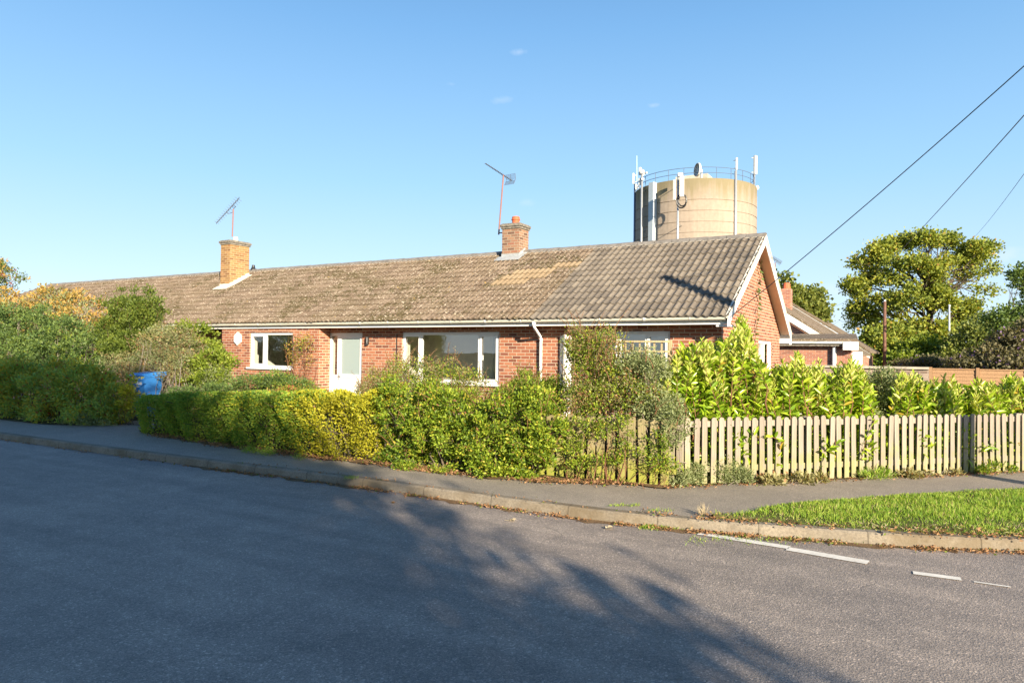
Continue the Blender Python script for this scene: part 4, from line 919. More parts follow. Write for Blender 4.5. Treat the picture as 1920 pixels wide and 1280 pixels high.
p_ = gy(1564, 660, yw+.15); mb = MB(); mb.tube([(p_[0], yw+.16, zg-.1), (p_[0], yw+.16, .1)], .075, 10); obj('downpipe', mb, MT['upvc'], N1)
p_ = gy(1593, 670, yw+.5); mb = MB(); mb.box(g1[0]+.26, g1[0]+.62, yw+.45, yw+.6, 0, zg-.36); obj('white_door_panel', mb, MT['upvc'], N1)
ca = gy(1463, 575, YB+4); cb_ = gy(1482, 575, YB+4); zt = gy(1472, 541, YB+4)[2]
mb = MB(); mb.box(ca[0], cb_[0], YB+4, YB+4.6, 2.5, zt); nc = obj('chimney', mb, MT['fbrick'], N1)
mb = MB(); mb.lathe(((ca[0]+cb_[0])/2, YB+4.3, zt+.001), [(.0, 0), (.19, 0), (.16, .3), (.0, .31)], 12); obj('chimney_pot', mb, MT['terracotta'], nc)
q0 = gy(1463, 556, YB+3.5); 
aerial('tv_aerial', 'tiny tv aerial half hidden behind the right barge board', tuple(gy(1453.5, 540, 40)), tuple(gy(1453.5, 492, 40)), tuple(gy(1446, 481, 40)), tuple(gy(1465, 494, 40)), tuple(gy(1453.5, 540, 40)), 12, .16)
N2 = thing('distant_house', 'small distant house with white barge board right of the brick bungalow', 'house', (-1.5, 44, 0))
h0, h1 = gy(1596, 640, 44), gy(1632, 662, 44)
s2 = (h1[2]-h0[2])/(h1[0]-h0[0]); xL = h0[0]-4; zL = h0[2]+s2*(xL-h0[0])
slab('tiled_roof', [(xL, 44, zL), (h1[0], 44, h1[2]), (h1[0], 54, h1[2]), (xL, 54, zL)], .12, MT['tile_brown'], N2)
slab('barge_board', [(xL, 43.95, zL-.3), (h1[0]-.02, 43.95, h1[2]-.3), (h1[0]-.02, 43.99, h1[2]-.3), (xL, 43.99, zL-.3)], .28, MT['board'], N2)
mb = MB(); mb.quad([(xL, 44.3, 0), (h1[0]-.4, 44.3, 0), (h1[0]-.4, 44.3, h1[2]-.1), (xL, 44.3, zL-.3)]); mb.quad([(h1[0]-.4, 44.3, 0), (h1[0]-.4, 54, 0), (h1[0]-.4, 54, h1[2]-.1), (h1[0]-.4, 44.3, h1[2]-.1)]); obj('brick_wall', mb, MT['fbrick'], N2)

# garden wall and panel fence behind the laurels
G1 = thing('garden_wall', 'long grey brick garden wall with flat coping behind the laurels', 'wall', (-1.5, 27, .1))
wa, wb = gy(1560, 684, 27), gy(1742, 688, 27)
mb = MB(); mb.box(wa[0]-3, wb[0], 27, 27.2, .1, wb[2]-.08); obj('brick_courses', mb, brick_mat('grey_garden_brick', [(0, (.2, .14, .11)), (.5, (.33, .25, .2)), (1, (.42, .33, .26))], (.45, .4, .33)), G1)
mb = MB(); mb.box(wa[0]-3.02, wb[0]+.02, 26.93, 27.27, wb[2]-.08, wb[2]); obj('coping', mb, MT['concrete'], G1)
PF = thing('panel_fence', 'brown wooden panel fence with battens running to the right picture edge', 'fence', (3, 24, .1))
f0 = gy(1745, 690, 24.)[:2]; f1 = gy(2150, 690, 24.)[:2]; d_ = f1-f0; Lf = np.linalg.norm(d_); d_ /= Lf; nn = np.array([-d_[1], d_[0]]); npn = int(Lf/1.15); zt = 1.36
for k in range(npn+1):
    p = f0+d_*k*1.15; mb = MB(); P0 = [p+d_*a+nn*b for a, b in ((-.04, -.05), (.04, -.05), (.04, .05), (-.04, .05))]; mb.hexa([(*q, .1) for q in P0]+[(*q, zt+.02) for q in P0]); obj('post', mb, MT['panelwood'], PF)
    if k < npn:
        mb = MB(); nb_ = 12
        for j in range(nb_):
            z0_ = .14+(zt-.2)*j/nb_; z1_ = z0_+(zt-.2)/nb_+.015; P0 = [p+d_*a+nn*b for a, b in ((.045, -.004), (1.105, -.004), (1.105, .012), (.045, .012))]; P1 = [p+d_*a+nn*b for a, b in ((.045, -.02), (1.105, -.02), (1.105, -.004), (.045, -.004))]
            mb.hexa([(*P1[0], z0_), (*P1[1], z0_), (*P1[2], z0_), (*P1[3], z0_), (*P0[0], z1_), (*P0[1], z1_), (*P0[2], z1_), (*P0[3], z1_)])
        P0 = [p+d_*a+nn*b for a, b in ((.045, -.03), (1.105, -.03), (1.105, .03), (.045, .03))]; mb.hexa([(*q, zt-.045) for q in P0]+[(*q, zt-.01) for q in P0]); obj('panel', mb, MT['panelwood'], PF)

# ================================================================== PICKET FENCES
def fence_line(A, Bq): A, Bq = np.array(A, float), np.array(Bq, float); return A, unit(Bq-A), np.linalg.norm(Bq-A)
def picket_mesh(wd, th, h, rnd=True):
    mb = MB(); pr = [(-wd/2, 0), (wd/2, 0), (wd/2, h-.025)]+([(wd*.32, h-.006), (0, h), (-wd*.32, h-.006)] if rnd else [(wd*.3, h), (-wd*.3, h)])+[(-wd/2, h-.025)]
    n = len(pr); mb.v = [(x, -th/2, z) for x, z in pr]+[(x, th/2, z) for x, z in pr]; mb.f = [tuple(range(n)), tuple(range(n, 2*n))[::-1]]+[(i, i+n, (i+1) % n+n, (i+1) % n) for i in range(n)]; mb.uv = [[(0, 0)]*len(f) for f in mb.f]; return mb
def make_fence(name, label, A, Bq, pitch, wd, th, h, mat, zb, rails, group=None, post_pos=(), tilt=.006, hv=.006, zrail=(.18, .72), seed=1, railmat=None):
    r2 = random.Random(seed); A, d, Ln = fence_line(A, Bq); ang = math.atan2(d[1], d[0]); n = np.array([-d[1], d[0]])
    t = thing(name, label, 'fence', (*A, zb), group); t.rotation_euler.z = 0
    protos = []
    for k in range(int(Ln/pitch)+1):
        p = A+d*(k*pitch+r2.uniform(-.004, .004)); 
        if k == 0:
            me = picket_mesh(wd, th, h); o = obj('picket', me, mat, None, (0, 0, 0)); base = o
        else: o = base.copy(); col.objects.link(o)
        o.parent = t; o.location = (p[0]-A[0]-n[0]*.028, p[1]-A[1]-n[1]*.028, r2.uniform(-hv, hv)-.01); o.rotation_euler = (0, r2.gauss(0, tilt), ang)
    for zr in zrail:
        mb = MB(); P0 = [A+d*a+n*b for a, b in ((-.03, -.01), (Ln+.03, -.01), (Ln+.03, .03), (-.03, .03))]; mb.hexa([(*q, zb+zr-.035) for q in P0]+[(*q, zb+zr+.035) for q in P0]); obj('rail', mb, railmat or mat, t)
    for s in post_pos:
        p = A+d*s; mb = MB(); P0 = [p+d*a+n*b for a, b in ((-.04, .031), (.04, .031), (.04, .11), (-.04, .11))]; mb.hexa([(*q, zb) for q in P0]+[(*q, zb+h-.02) for q in P0]); obj('post', mb, railmat or mat, t)
    return t
FA, FB = np.array([-2.41, 8.35]), np.array([4.1, 14.943])
make_fence('picket_fence', 'weathered pale wooden picket fence with rounded tops along the pavement at right', FA, FB, .1125, .069, .018, .81, MT['picket'], .10, 2, None, (.0, 1.7, 3.5, 5.2, 7.0, 8.7), tilt=.011, hv=.009, seed=3)
make_fence('picket_fence', 'older mossy green wide board fence half buried in shrubs left of the new pickets', (-4.55, 7.93), (-2.50, 8.13), .131, .092, .02, .80, MT['mossboard'], .10, 2, None, (.3, 1.95), tilt=.012, hv=.015, seed=5)
ps = MB(); p = np.array([-2.46, 8.27]); ps.box(p[0]-.035, p[0]+.035, p[1]-.05, p[1]+.02, .1, .93); ps.box(p[0]-.11, p[0]-.045, p[1]-.11, p[1]-.08, .1, .91); tag(obj('corner_post', ps, MT['picket'], origin=(p[0], p[1], .1)), 'pale corner post where the old fence meets the new picket fence', 'post')
# trellis standing above the old fence
tr = thing('trellis', 'pale garden trellis rail with short balusters above the tangled climbers', 'trellis', (-3.2, 8.9, .1))
tx0, tx1 = gy(1120, 640, 8.9)[0], gy(1254, 648, 8.9)[0]; tz1 = gy(1200, 640, 8.9)[2]
mb = MB()
for z in (tz1, tz1-.13, tz1-.75): mb.box(tx0, tx1, 8.89, 8.91, z-.012, z+.012)
obj('rail', mb, MT['trellis'], tr)
mb = MB(); k = int((tx1-tx0)/.095)
for i in range(k+1):
    x = tx0+(tx1-tx0)*i/k; mb.box(x-.011, x+.011, 8.911, 8.925, tz1-1.3, tz1)
obj('slats', mb, MT['trellis'], tr)
for x in (tx0, tx1): mb = MB(); mb.box(x-.025, x+.025, 8.926, 8.97, .1, tz1+.02); obj('post', mb, MT['trellis'], tr)

# ================================================================== POLES, WIRES, LAMP
up = thing('utility_pole', 'tall wooden utility pole carrying the wires just outside the right picture edge', 'pole', (2.39, 9.96, .1))
mb = MB(); mb.tube([(2.39, 9.96, .1), (2.39, 9.96, 6.45)], [.13, .10], 14); obj('pole', mb, MT['pole_wood'], up, smooth=True)
mb = MB(); mb.box(2.26, 2.52, 9.9, 10.02, 6.1, 6.16); mb.box(2.30, 2.36, 9.8, 10.12, 5.9, 5.95); obj('crossbar', mb, MT['steel'], up)
def wire(label, a, b, sag, r):
    a, b = np.array(a, float), np.array(b, float); pts = [a+(b-a)*t-np.array([0, 0, sag*4*t*(1-t)]) for t in np.linspace(0, 1, 28)]; mb = MB(); mb.tube(pts, r, 5); tag(obj('overhead_wire', mb, MT['wire'], origin=tuple(a), smooth=True), label, 'wire', 'overhead wires')
PT = (2.39, 9.96, 6.3)
wire('thickest overhead wire running down to the corner of the tiled roof', PT, (XV-.05, 13.72, 2.33), .10, .0075)
wire('middle overhead wire crossing the sky above the oak tree', (2.39, 9.96, 6.15), at(1560, 575, 90), .9, .010)
wire('steep overhead wire nearest the right edge, dropping towards the oak', (2.41, 9.96, 6.05), at(1825, 446, 60), .25, .009)
wire('short dark wire in the lower right sky above the dark shrub', at(2300, 200, 12), at(1878, 604, 40), .05, .012)
tp_ = at(1659, 565, 45); bt = (tp_[0], tp_[1], 0)
t = thing('telegraph_pole', 'thin brown wooden pole standing left of the oak tree', 'pole', bt); mb = MB(); mb.tube([bt, tuple(tp_)], [.12, .09], 10); obj('pole', mb, MT['pole_wood'], t, smooth=True); mb = MB(); mb.tube([tp_, tp_+np.array([0, 0, .1])], .07, 8); obj('cap', mb, MT['steel'], t)
tp_ = at(1780, 575, 48); bt = (tp_[0], tp_[1], 0)
t = thing('street_lamp', 'slender white street lamp post in front of the oak tree', 'street lamp', bt); mb = MB(); mb.tube([bt, (bt[0], bt[1], 1.4)], .08, 10); mb.tube([(bt[0], bt[1], 1.4), tuple(tp_)], .052, 10); obj('post', mb, MT['lamp_post'], t, smooth=True); mb = MB(); mb.lathe(tuple(tp_), [(.0, -.02), (.06, 0), (.08, .08), (.05, .14), (0, .16)], 12); obj('lamp_head', mb, MT['lamp_post'], t)

# blue wheelie bin
bc = gy(285, 700, 9.3)+np.array([-.50, 0, 0]); bt = thing('wheelie_bin', 'blue wheelie bin with a white label standing behind the clipped hedge', 'bin', (bc[0], 9.6, .11))
mb = MB(); zt_ = bc[2]-.06; wx = .22
mb.hexa([(bc[0]-.17, 9.36, .14), (bc[0]+.17, 9.36, .14), (bc[0]+.16, 9.66, .14), (bc[0]-.16, 9.66, .14), (bc[0]-wx, 9.3, zt_), (bc[0]+wx, 9.3, zt_), (bc[0]+wx, 9.75, zt_), (bc[0]-wx, 9.75, zt_)]); bo = obj('body', mb, MT['bin'], bt, bevel=.02)
mb = MB(); 
for k in range(5): x = bc[0]-.16+.08*k; mb.box(x-.012, x+.012, 9.285, 9.31, zt_-.09, zt_-.02)
mb.box(bc[0]-wx-.02, bc[0]+wx+.02, 9.27, 9.78, zt_-.03, zt_); obj('rim', mb, MT['bin'], bo)
mb = MB(); mb.hexa([(bc[0]-wx-.03, 9.25, zt_+.003), (bc[0]+wx+.03, 9.25, zt_+.003), (bc[0]+wx+.02, 9.8, zt_+.003), (bc[0]-wx-.02, 9.8, zt_+.003), (bc[0]-wx+.0, 9.29, zt_+.05), (bc[0]+wx-.0, 9.29, zt_+.05), (bc[0]+wx-.02, 9.78, zt_+.09), (bc[0]-wx+.02, 9.78, zt_+.09)]); ld = obj('lid', mb, MT['bin'], bt, bevel=.015)
mb = MB(); mb.tube([(bc[0]-.2, 9.84, zt_+.06), (bc[0]+.2, 9.84, zt_+.06)], .018, 8); mb.box(bc[0]-.2, bc[0]-.15, 9.78, 9.84, zt_+.0, zt_+.08); mb.box(bc[0]+.15, bc[0]+.2, 9.78, 9.84, zt_+.0, zt_+.08); obj('handle', mb, MT['bin'], ld)
mb = MB(); mb.box(bc[0]-.1, bc[0]+.12, 9.309, 9.316, zt_-.2, zt_-.14); mb.box(bc[0]-.1, bc[0]+.03, 9.313, 9.318, zt_-.26, zt_-.225); obj('sticker', mb, MT['sticker'], bo)
for sx in (-1, 1): mb = MB(); mb.tube([(bc[0]+sx*.17, 9.70, .21), (bc[0]+sx*.22, 9.70, .21)], .1, 16); obj('wheel', mb, MT['black'], bt)

# ================================================================== VEGETATION
def hedge_box(name, label, line, w, z0, ztop, n, mk, size, seed, group=None, lump=.05, fade=None, cat='hedge', core=True, aspect=.55, dens=None):
    """clipped hedge along a ground line: leaves fill a skin round a rounded box"""
    r2 = np.random.default_rng(seed); line = np.array(line, float); seg = np.linalg.norm(np.diff(line, axis=0), axis=1); cum = np.r_[0, np.cumsum(seg)]; Lh = cum[-1]
    s = r2.random(n)*Lh; c = np.stack([np.interp(s, cum, line[:, 0]), np.interp(s, cum, line[:, 1])], 1); dd = np.stack([np.interp(s, cum, np.gradient(line[:, 0])), np.interp(s, cum, np.gradient(line[:, 1]))], 1); dd = unit(dd); nn = np.stack([-dd[:, 1], dd[:, 0]], 1)
    zt_ = ztop(c[:, 0]) if callable(ztop) else np.full(n, ztop)
    a = r2.random(n)*(2*(zt_-z0)+w)          # perimeter of the section: front, top, back
    h = zt_-z0; front = a < h; top = (a >= h) & (a < h+w); back = ~front & ~top
    off = np.where(front, -w/2, np.where(top, a-h-w/2, w/2)); z = np.where(front, z0+a, np.where(top, zt_, z0+np.clip(a-h-w, 0, h)))
    nrm = np.zeros((n, 3)); nrm[front, :2] = -nn[front]; nrm[back, :2] = nn[back]; nrm[top, 2] = 1
    b = lump*(np.sin(c[:, 0]*4.1+z*3)+np.sin(c[:, 0]*9.3+z*7+off*8)+.7*np.sin(c[:, 0]*17+z*13))
    dep = r2.random(n)**1.8*.14
    base_thin = np.clip((z-z0)/.18, .0, 1); keep = r2.random(n) < .35+.65*base_thin
    if dens: keep &= r2.random(n) < dens(c[:, 0], z)
    P = np.c_[c+nn*off[:, None], z]+nrm*(b-dep)[:, None]; P[:, 0] += r2.normal(size=n)*.03; P[:, 2] = np.minimum(P[:, 2], zt_+.02+.03*r2.random(n))
    # round the ends
    e = np.clip(np.minimum(s, Lh-s)/.25, 0, 1); P[:, :2] = c+(P[:, :2]-c)*(.45+.55*e)[:, None]
    P, nrm = P[keep], nrm[keep]; D = unit(nrm*.8+r2.normal(size=P.shape)*.6+np.array([0, 0, .35])); sz = size*(.6+.8*r2.random(len(P)))
    t = thing(name, label, cat, (*line[0], z0), group); V, F = leafgeo(P, D, sz, sz*aspect); npmesh('foliage', V, F, 3, L[mk], t)
    if core:
        mb = MB()
        for i in range(len(line)-1):
            for k in range(int(seg[i]/.10)+1):
                p = line[i]+(line[i+1]-line[i])*(k*.10/seg[i]); q = np.array([*p, z0]); e_ = q+np.array([r2.normal()*.12, r2.normal()*.12, float(ztop(p[0]) if callable(ztop) else ztop)-z0-.12]); m1 = (q+e_)/2+r2.normal(size=3)*.05
                mb.tube([q, m1, e_], [.016, .011, .005], 5, cap=False)
                for _ in range(3): s_ = q+(e_-q)*random.uniform(.25, .9); mb.tube([s_, s_+np.array([r2.normal()*.15, r2.normal()*.2, .12])], [.007, .003], 4, cap=False)
        obj('stems', mb, MT['bark'], t, smooth=True)
    return t
def hl(x0, x1, y, k=12): xs = np.linspace(x0, x1, k); return np.c_[xs, np.full(k, y) if not callable(y) else y(xs)]
ztg = lambda x: np.interp(x, [-12.4, -11.5, -9.5, -8, -6.5, -6], [.70, .80, .90, .98, 1.04, 1.04])
yh = lambda xs: np.interp(xs, [-12.6, -11.6, -9, -7.5, -6.4], [8.1, 7.98, 7.75, 7.72, 7.78])
hedge_box('clipped_hedge', 'neatly clipped dark green garden hedge beside the shaded pavement', hl(-12.5, -7.35, yh), .62, .11, ztg, 76000, 'hedge', .036, 11, dens=lambda x, z: np.clip(1-(x+8.3+.25*np.sin(z*9))*1.1, .12, 1))
hedge_box('golden_hedge', 'bright golden yellow leaved shrub at the sunlit end of the clipped hedge', hl(-10.2, -6.55, yh, 8), .64, .11, lambda x: ztg(x)+.0, 62000, 'golden', .034, 12, lump=.07, dens=lambda x, z: np.clip((x+8.35+.25*np.sin(z*9+1))*1.1, .045+.10*np.clip(x+10.2, 0, 1)*(z > .75), .85))

# wild mixed shrubs between the golden hedge and the old fence
W = []
for px, py, rx, ry, Y in ((745, 775, 52, 60, 7.85), (800, 800, 60, 70, 7.8), (850, 770, 60, 60, 7.9), (880, 835, 62, 55, 7.7), (935, 800, 55, 65, 7.8), (985, 780, 55, 55, 7.9), (990, 850, 50, 50, 7.72), (1025, 800, 38, 50, 7.85), (770, 850, 60, 30, 7.75), (930, 870, 50, 28, 7.65)): W.append(B(px, py, rx, ry, Y, .35))
def shoots(base_blobs, n, h0, h1, size, seed, lean=.35, per=16, aspect=.45, az=None):
    """arching leafy shoots that stand out of a shrub"""
    r2 = np.random.default_rng(seed); P0, u, _ = blobpts(base_blobs, n, .75, .1, seed); Ps, Ds, Ss = [], [], []; mb = MB()
    for p in P0:
        h = r2.uniform(h0, h1); d = unit(np.array([r2.normal()*lean, r2.normal()*lean, 1.])); bend = np.array([r2.normal()*.25, r2.normal()*.25, -.1])*h
        pts = [p+d*h*t+bend*t*t for t in np.linspace(0, 1, 5)]; mb.tube(pts, [.006, .005, .004, .003, .002], 4, cap=False)
        m_ = int(per*h/.4)+3; t = r2.random(m_); q = p+d*h*t[:, None]+bend*(t*t)[:, None]; Ps.append(q+r2.normal(size=(m_, 3))*.012); Ds.append(unit(r2.normal(size=(m_, 3))+d*.7)); Ss.append(size*(.5+.8*r2.random(m_))*(1.1-.4*t))
    P, D, S = map(np.concatenate, (Ps, Ds, Ss)); V, F = leafgeo(P, D, S, S*aspect); return V, F, mb
def wildplant(name, label, base, blobs, sets, shoot=None, stems=40, r0=.018, bark='bark', seed=1, cat='shrub', group=None):
    t = plant(name, label, cat, base, blobs, sets, stems, r0, bark, group, seed)
    if shoot:
        mk, tb, kw = shoot; V, F, mb = shoots(tb, seed=seed+50, **kw); npmesh('shoot_foliage', V, F, 3, L[mk], t); obj('foliage_stems', mb, MT['redtwig'], t, smooth=True)
    return t
def gb(px, Y, z=.11): c = gy(px, 800, Y); return (c[0], Y, z)
wildplant('firethorn_shrub', 'large unclipped glossy green shrub spilling over the pavement right of the golden hedge', gb(880, 8.0), W,
          [('foliage', 'wild', dict(n=52000, size=.044, aspect=.5, clumps=560, cr=.045, shell=.55, lump=.5, zmin=.12))], ('wild', W[:9], dict(n=170, h0=.12, h1=.4, size=.03, lean=.35)), 90, .014, seed=21)
# paler airy shrub behind, in front of the picture window
P1 = [B(x, y, rx, ry, Y, .3) for x, y, rx, ry, Y in ((740, 715, 30, 35, 8.9), (790, 710, 38, 42, 9.0), (840, 708, 40, 38, 9.0), (700, 735, 30, 26, 8.8), (880, 725, 34, 26, 9.0), (810, 750, 80, 30, 8.8))]
wildplant('snowberry_shrub', 'airy pale seedy shrub with wispy shoots in front of the wide picture window', gb(800, 9.0), P1,
          [('foliage', 'wild', dict(n=9000, size=.032, clumps=200, cr=.05, shell=.4)), ('seed_heads', 'pale', dict(n=9500, size=.026, clumps=320, cr=.04, shell=.5))], ('pale', P1[:5], dict(n=110, h0=.15, h1=.42, size=.026, lean=.45, per=22)), 60, .01, 'twig', seed=22)
P2 = [B(x, y, rx, ry, Y, .25) for x, y, rx, ry, Y in ((985, 725, 26, 28, 8.6), (1020, 735, 28, 24, 8.6), (950, 745, 30, 20, 8.6), (1050, 735, 20, 30, 8.6))]
wildplant('young_shrub', 'light green upright shrub standing below the white downpipe', gb(1000, 8.6), P2,
          [('foliage', 'bright', dict(n=7500, size=.032, clumps=200, cr=.05, shell=.4))], ('bright', P2, dict(n=60, h0=.12, h1=.35, size=.03, lean=.2)), 30, .01, 'bark', seed=23)
# flowering low bed in front of the left window: reddish and orange heads
P3 = [B(x, y, rx, ry, Y, .3) for x, y, rx, ry, Y in ((470, 722, 40, 18, 9.6), (520, 722, 40, 22, 9.6), (410, 735, 40, 16, 9.4), (560, 730, 30, 14, 9.4), (350, 738, 40, 12, 9.2))]
wildplant('garden_shrub', 'dark green low shrub just behind the clipped hedge under the small window', gb(480, 9.6), P3, [('foliage', 'deep', dict(n=10000, size=.045, clumps=220, cr=.06, shell=.4)), ('light_leaves', 'bright', dict(n=2500, size=.04, clumps=80, cr=.05, shell=.8, blobs=P3[1:2]+P3[3:4]))], None, 30, .01, seed=24)
P4 = [B(x, y, rx, ry, Y, .25) for x, y, rx, ry, Y in ((545, 738, 26, 14, 9.1), (585, 742, 26, 12, 9.1), (610, 748, 18, 8, 9.0), (520, 745, 20, 10, 9.1))]
wildplant('rose_bush', 'low straggly bush with orange and red tinted leaves left of the front door', gb(570, 9.1), P4, [('foliage', 'autumn', dict(n=2600, size=.035, clumps=110, cr=.05, shell=.4)), ('red_leaves', 'red', dict(n=700, size=.03, clumps=60, cr=.04, shell=.6)), ('green_leaves', 'bright', dict(n=2600, size=.035, clumps=110, cr=.05, shell=.4))], ('autumn', P4, dict(n=30, h0=.1, h1=.25, size=.03)), 24, .006, 'redtwig', seed=25)
P5 = [B(x, y, rx, ry, Y, .25) for x, y, rx, ry, Y in ((700, 720, 28, 30, 9.6), (720, 745, 30, 20, 9.3), (745, 700, 14, 40, 9.6))]
wildplant('seedhead_shrub', 'thin pinkish seedy plant growing against the brick right of the front door', gb(705, 9.6), P5, [('foliage', 'pale', dict(n=3200, size=.026, clumps=160, cr=.04, shell=.3)), ('green_leaves', 'wild', dict(n=1500, size=.03, clumps=70, cr=.04, shell=.3))], ('pale', P5, dict(n=40, h0=.15, h1=.45, size=.026)), 30, .006, 'twig', seed=26)
# red flower heads
def flower(px, py, Y, label, mk='petal', n=60, r_=.035):
    c = gy(px, py, Y); V, F = foliage([[*c, r_*1.5, r_, r_*.7]], n, .022, .7, shell=.2, seed=int(px)); t = thing('flower_head', label, 'flower', tuple(c), 'red flower heads'); npmesh('petals', V, F, 3, L[mk], t)
    mb = MB(); mb.tube([c-np.array([0, -.05, .25]), c], .003, 4); obj('stem', mb, MT['redtwig'], t)
flower(836, 740, 7.95, 'large orange red berry cluster on the shrub below the picture window'); flower(754, 743, 7.9, 'small orange red berry cluster right of the front door', n=25, r_=.02); flower(707, 745, 8.1, 'small orange red berry cluster right beside the golden hedge top', n=25, r_=.02)

# tangle of climbers over the old fence and the trellis
P6 = [B(x, y, rx, ry, Y, .28) for x, y, rx, ry, Y in ((1100, 700, 34, 60, 8.45), (1085, 650, 22, 36, 8.5), (1130, 650, 36, 34, 8.5), (1150, 715, 44, 46, 8.4), (1120, 745, 50, 32, 8.3), (1190, 742, 46, 32, 8.35), (1085, 755, 30, 28, 8.2))]
wildplant('climber_tangle', 'tall tangle of brown and green climbing stems hiding the window behind the old fence', gb(1130, 8.5), P6,
          [('foliage', 'wild', dict(n=9000, size=.034, clumps=420, cr=.05, shell=.25)), ('green_leaves', 'bright', dict(n=3500, size=.034, clumps=160, cr=.05, shell=.4)), ('seed_heads', 'pale', dict(n=13000, size=.024, clumps=520, cr=.045, shell=.4, up=.1)), ('dry_leaves', 'dry', dict(n=3500, size=.03, clumps=200, cr=.05, shell=.3))],
          ('pale', P6[:4], dict(n=110, h0=.15, h1=.5, size=.024, lean=.5, per=20)), 120, .008, 'twig', seed=27)
P7 = [B(x, y, rx, ry, Y, .25) for x, y, rx, ry, Y in ((1205, 675, 30, 28, 8.5), (1225, 700, 28, 34, 8.45), (1180, 700, 24, 26, 8.5), (1250, 770, 34, 36, 8.3), (1215, 770, 26, 34, 8.25), (1265, 800, 24, 26, 8.2))]
wildplant('olive_shrub', 'grey green small leaved bush growing between the trellis and the corner post', gb(1225, 8.5), P7, [('foliage', 'olive', dict(n=10500, size=.034, clumps=330, cr=.045, shell=.35))], ('olive', P7, dict(n=70, h0=.08, h1=.22, size=.024)), 60, .009, 'twig', seed=28)
# creepers hanging over the old fence face
P8 = [B(x, y, rx, ry, Y, .06) for x, y, rx, ry, Y in ((1075, 830, 30, 55, 7.88), (1110, 790, 30, 26, 7.9), (1130, 800, 26, 22, 7.92), (1095, 870, 40, 22, 7.85), (1170, 800, 20, 30, 7.95), (1180, 845, 34, 16, 7.95), (1230, 835, 26, 26, 7.98), (1245, 870, 30, 14, 7.98), (1150, 860, 22, 12, 7.95))]
wildplant('fence_creeper', 'leafy creeper hanging through the mossy boards of the old fence', gb(1150, 7.95, .1), P8, [('foliage', 'wild', dict(n=2600, size=.034, clumps=110, cr=.035, shell=.2)), ('light_leaves', 'bright', dict(n=800, size=.036, clumps=50, cr=.03, shell=.3))], None, 40, .006, 'redtwig', seed=29)
# weeds at the fence foot
def weeds(name, label, pts, mk, n, size, seed, group='weeds along the fence foot', up=.5):
    bl = []
    for px, py, r_, h_ in pts: c = gz(px, py, .1); d = (c-CP)@cF; bl.append([c[0], c[1], .1+h_*.45, r_*d/F_PX, r_*d/F_PX*.6, h_*.6])
    t = thing(name, label, 'weeds', (bl[0][0], bl[0][1], .1), group); V, F = foliage(bl, int(n*.55), size*1.15, .12 if mk == 'grass' else .42, clumps=max(16, n//45), cr=.035, shell=.2, up=up, seed=seed, zmin=.1); npmesh('leaves', V, F, 3, L[mk], t)
    twigs((bl[0][0], bl[0][1], .1), bl, 14, .003, MT['twig'], t, 'stems', seed, 4, .03, .25); return t
weeds('weed_clump', 'big grey green weed clump spilling on the pavement at the fence corner', [(1270, 912, 24, .2), (1300, 908, 26, .25), (1290, 880, 22, .45), (1260, 880, 14, .4)], 'olive', 9000, .028, 31)
weeds('weed_clump', 'green weed clump in front of the fourth to eighth new pickets', [(1345, 905, 26, .26), (1370, 905, 22, .3), (1395, 906, 14, .18)], 'olive', 6500, .028, 32)
weeds('weed_clump', 'low straw coloured and green weeds at the middle of the new picket fence', [(1450, 908, 30, .06), (1495, 905, 26, .08), (1540, 903, 26, .05)], 'pale', 1500, .05, 33, up=.4)
weeds('weed_clump', 'small grassy tuft under the picket fence below the climbing laurel sprig', [(1632, 898, 16, .13), (1655, 897, 12, .08)], 'grass', 1300, .06, 34, up=1.2)
weeds('weed_clump', 'low weeds at the picket fence foot left of the shaded picket', [(1700, 895, 22, .07), (1740, 893, 16, .06), (1790, 890, 14, .05)], 'pale', 1100, .04, 35, up=.4)
weeds('weed_clump', 'dark green weeds at the foot of the shaded picket near the right edge', [(1830, 886, 22, .12), (1855, 885, 16, .13), (1890, 884, 16, .06)], 'wild', 2200, .035, 36)
weeds('weed_clump', 'small mixed weeds on the pavement edge below the firethorn shrub', [(760, 880, 26, .1), (820, 886, 20, .08), (925, 893, 34, .12), (985, 898, 20, .1)], 'wild', 5200, .028, 37)
weeds('weed_clump', 'weedy grass at the foot of the hedge in the dappled shade', [(470, 850, 20, .06), (500, 853, 20, .05), (560, 862, 16, .04)], 'grass', 1800, .04, 38, up=1)
def tuft(name, label, px, py, z, n, h, mk, cat='grass tuft', w_=.05):
    c = gz(px, py, z); r2 = np.random.default_rng(int(px)); P = c+np.c_[r2.normal(size=(n, 2))*w_*.4, np.zeros(n)]; D = np.c_[r2.normal(size=(n, 2))*.38, np.ones(n)]; V, F = leafgeo(P, D, h*(.5+.6*r2.random(n)), .004); tag(npmesh(name, V, F, 3, L[mk], None, tuple(c)), label, cat)
tuft('dry_grass_tuft', 'pale dry straw grass tuft at the tip of the grass verge', 1318, 966, .1, 60, .13, 'straw')
tuft('weed_tuft', 'small green weed sprouting from the kerb stone at mid kerb', 1022, 947, .06, 60, .05, 'wild', 'weed', .07)
tuft('weed_tuft', 'dark weed growing on the kerb top in the tree shadow', 660, 897, .1, 90, .05, 'grass', 'weed', .12)
tuft('weed_tuft', 'thin green grass tuft in the gutter just left of the worn white line', 1247, 975, .02, 50, .08, 'grass', 'weed', .07)

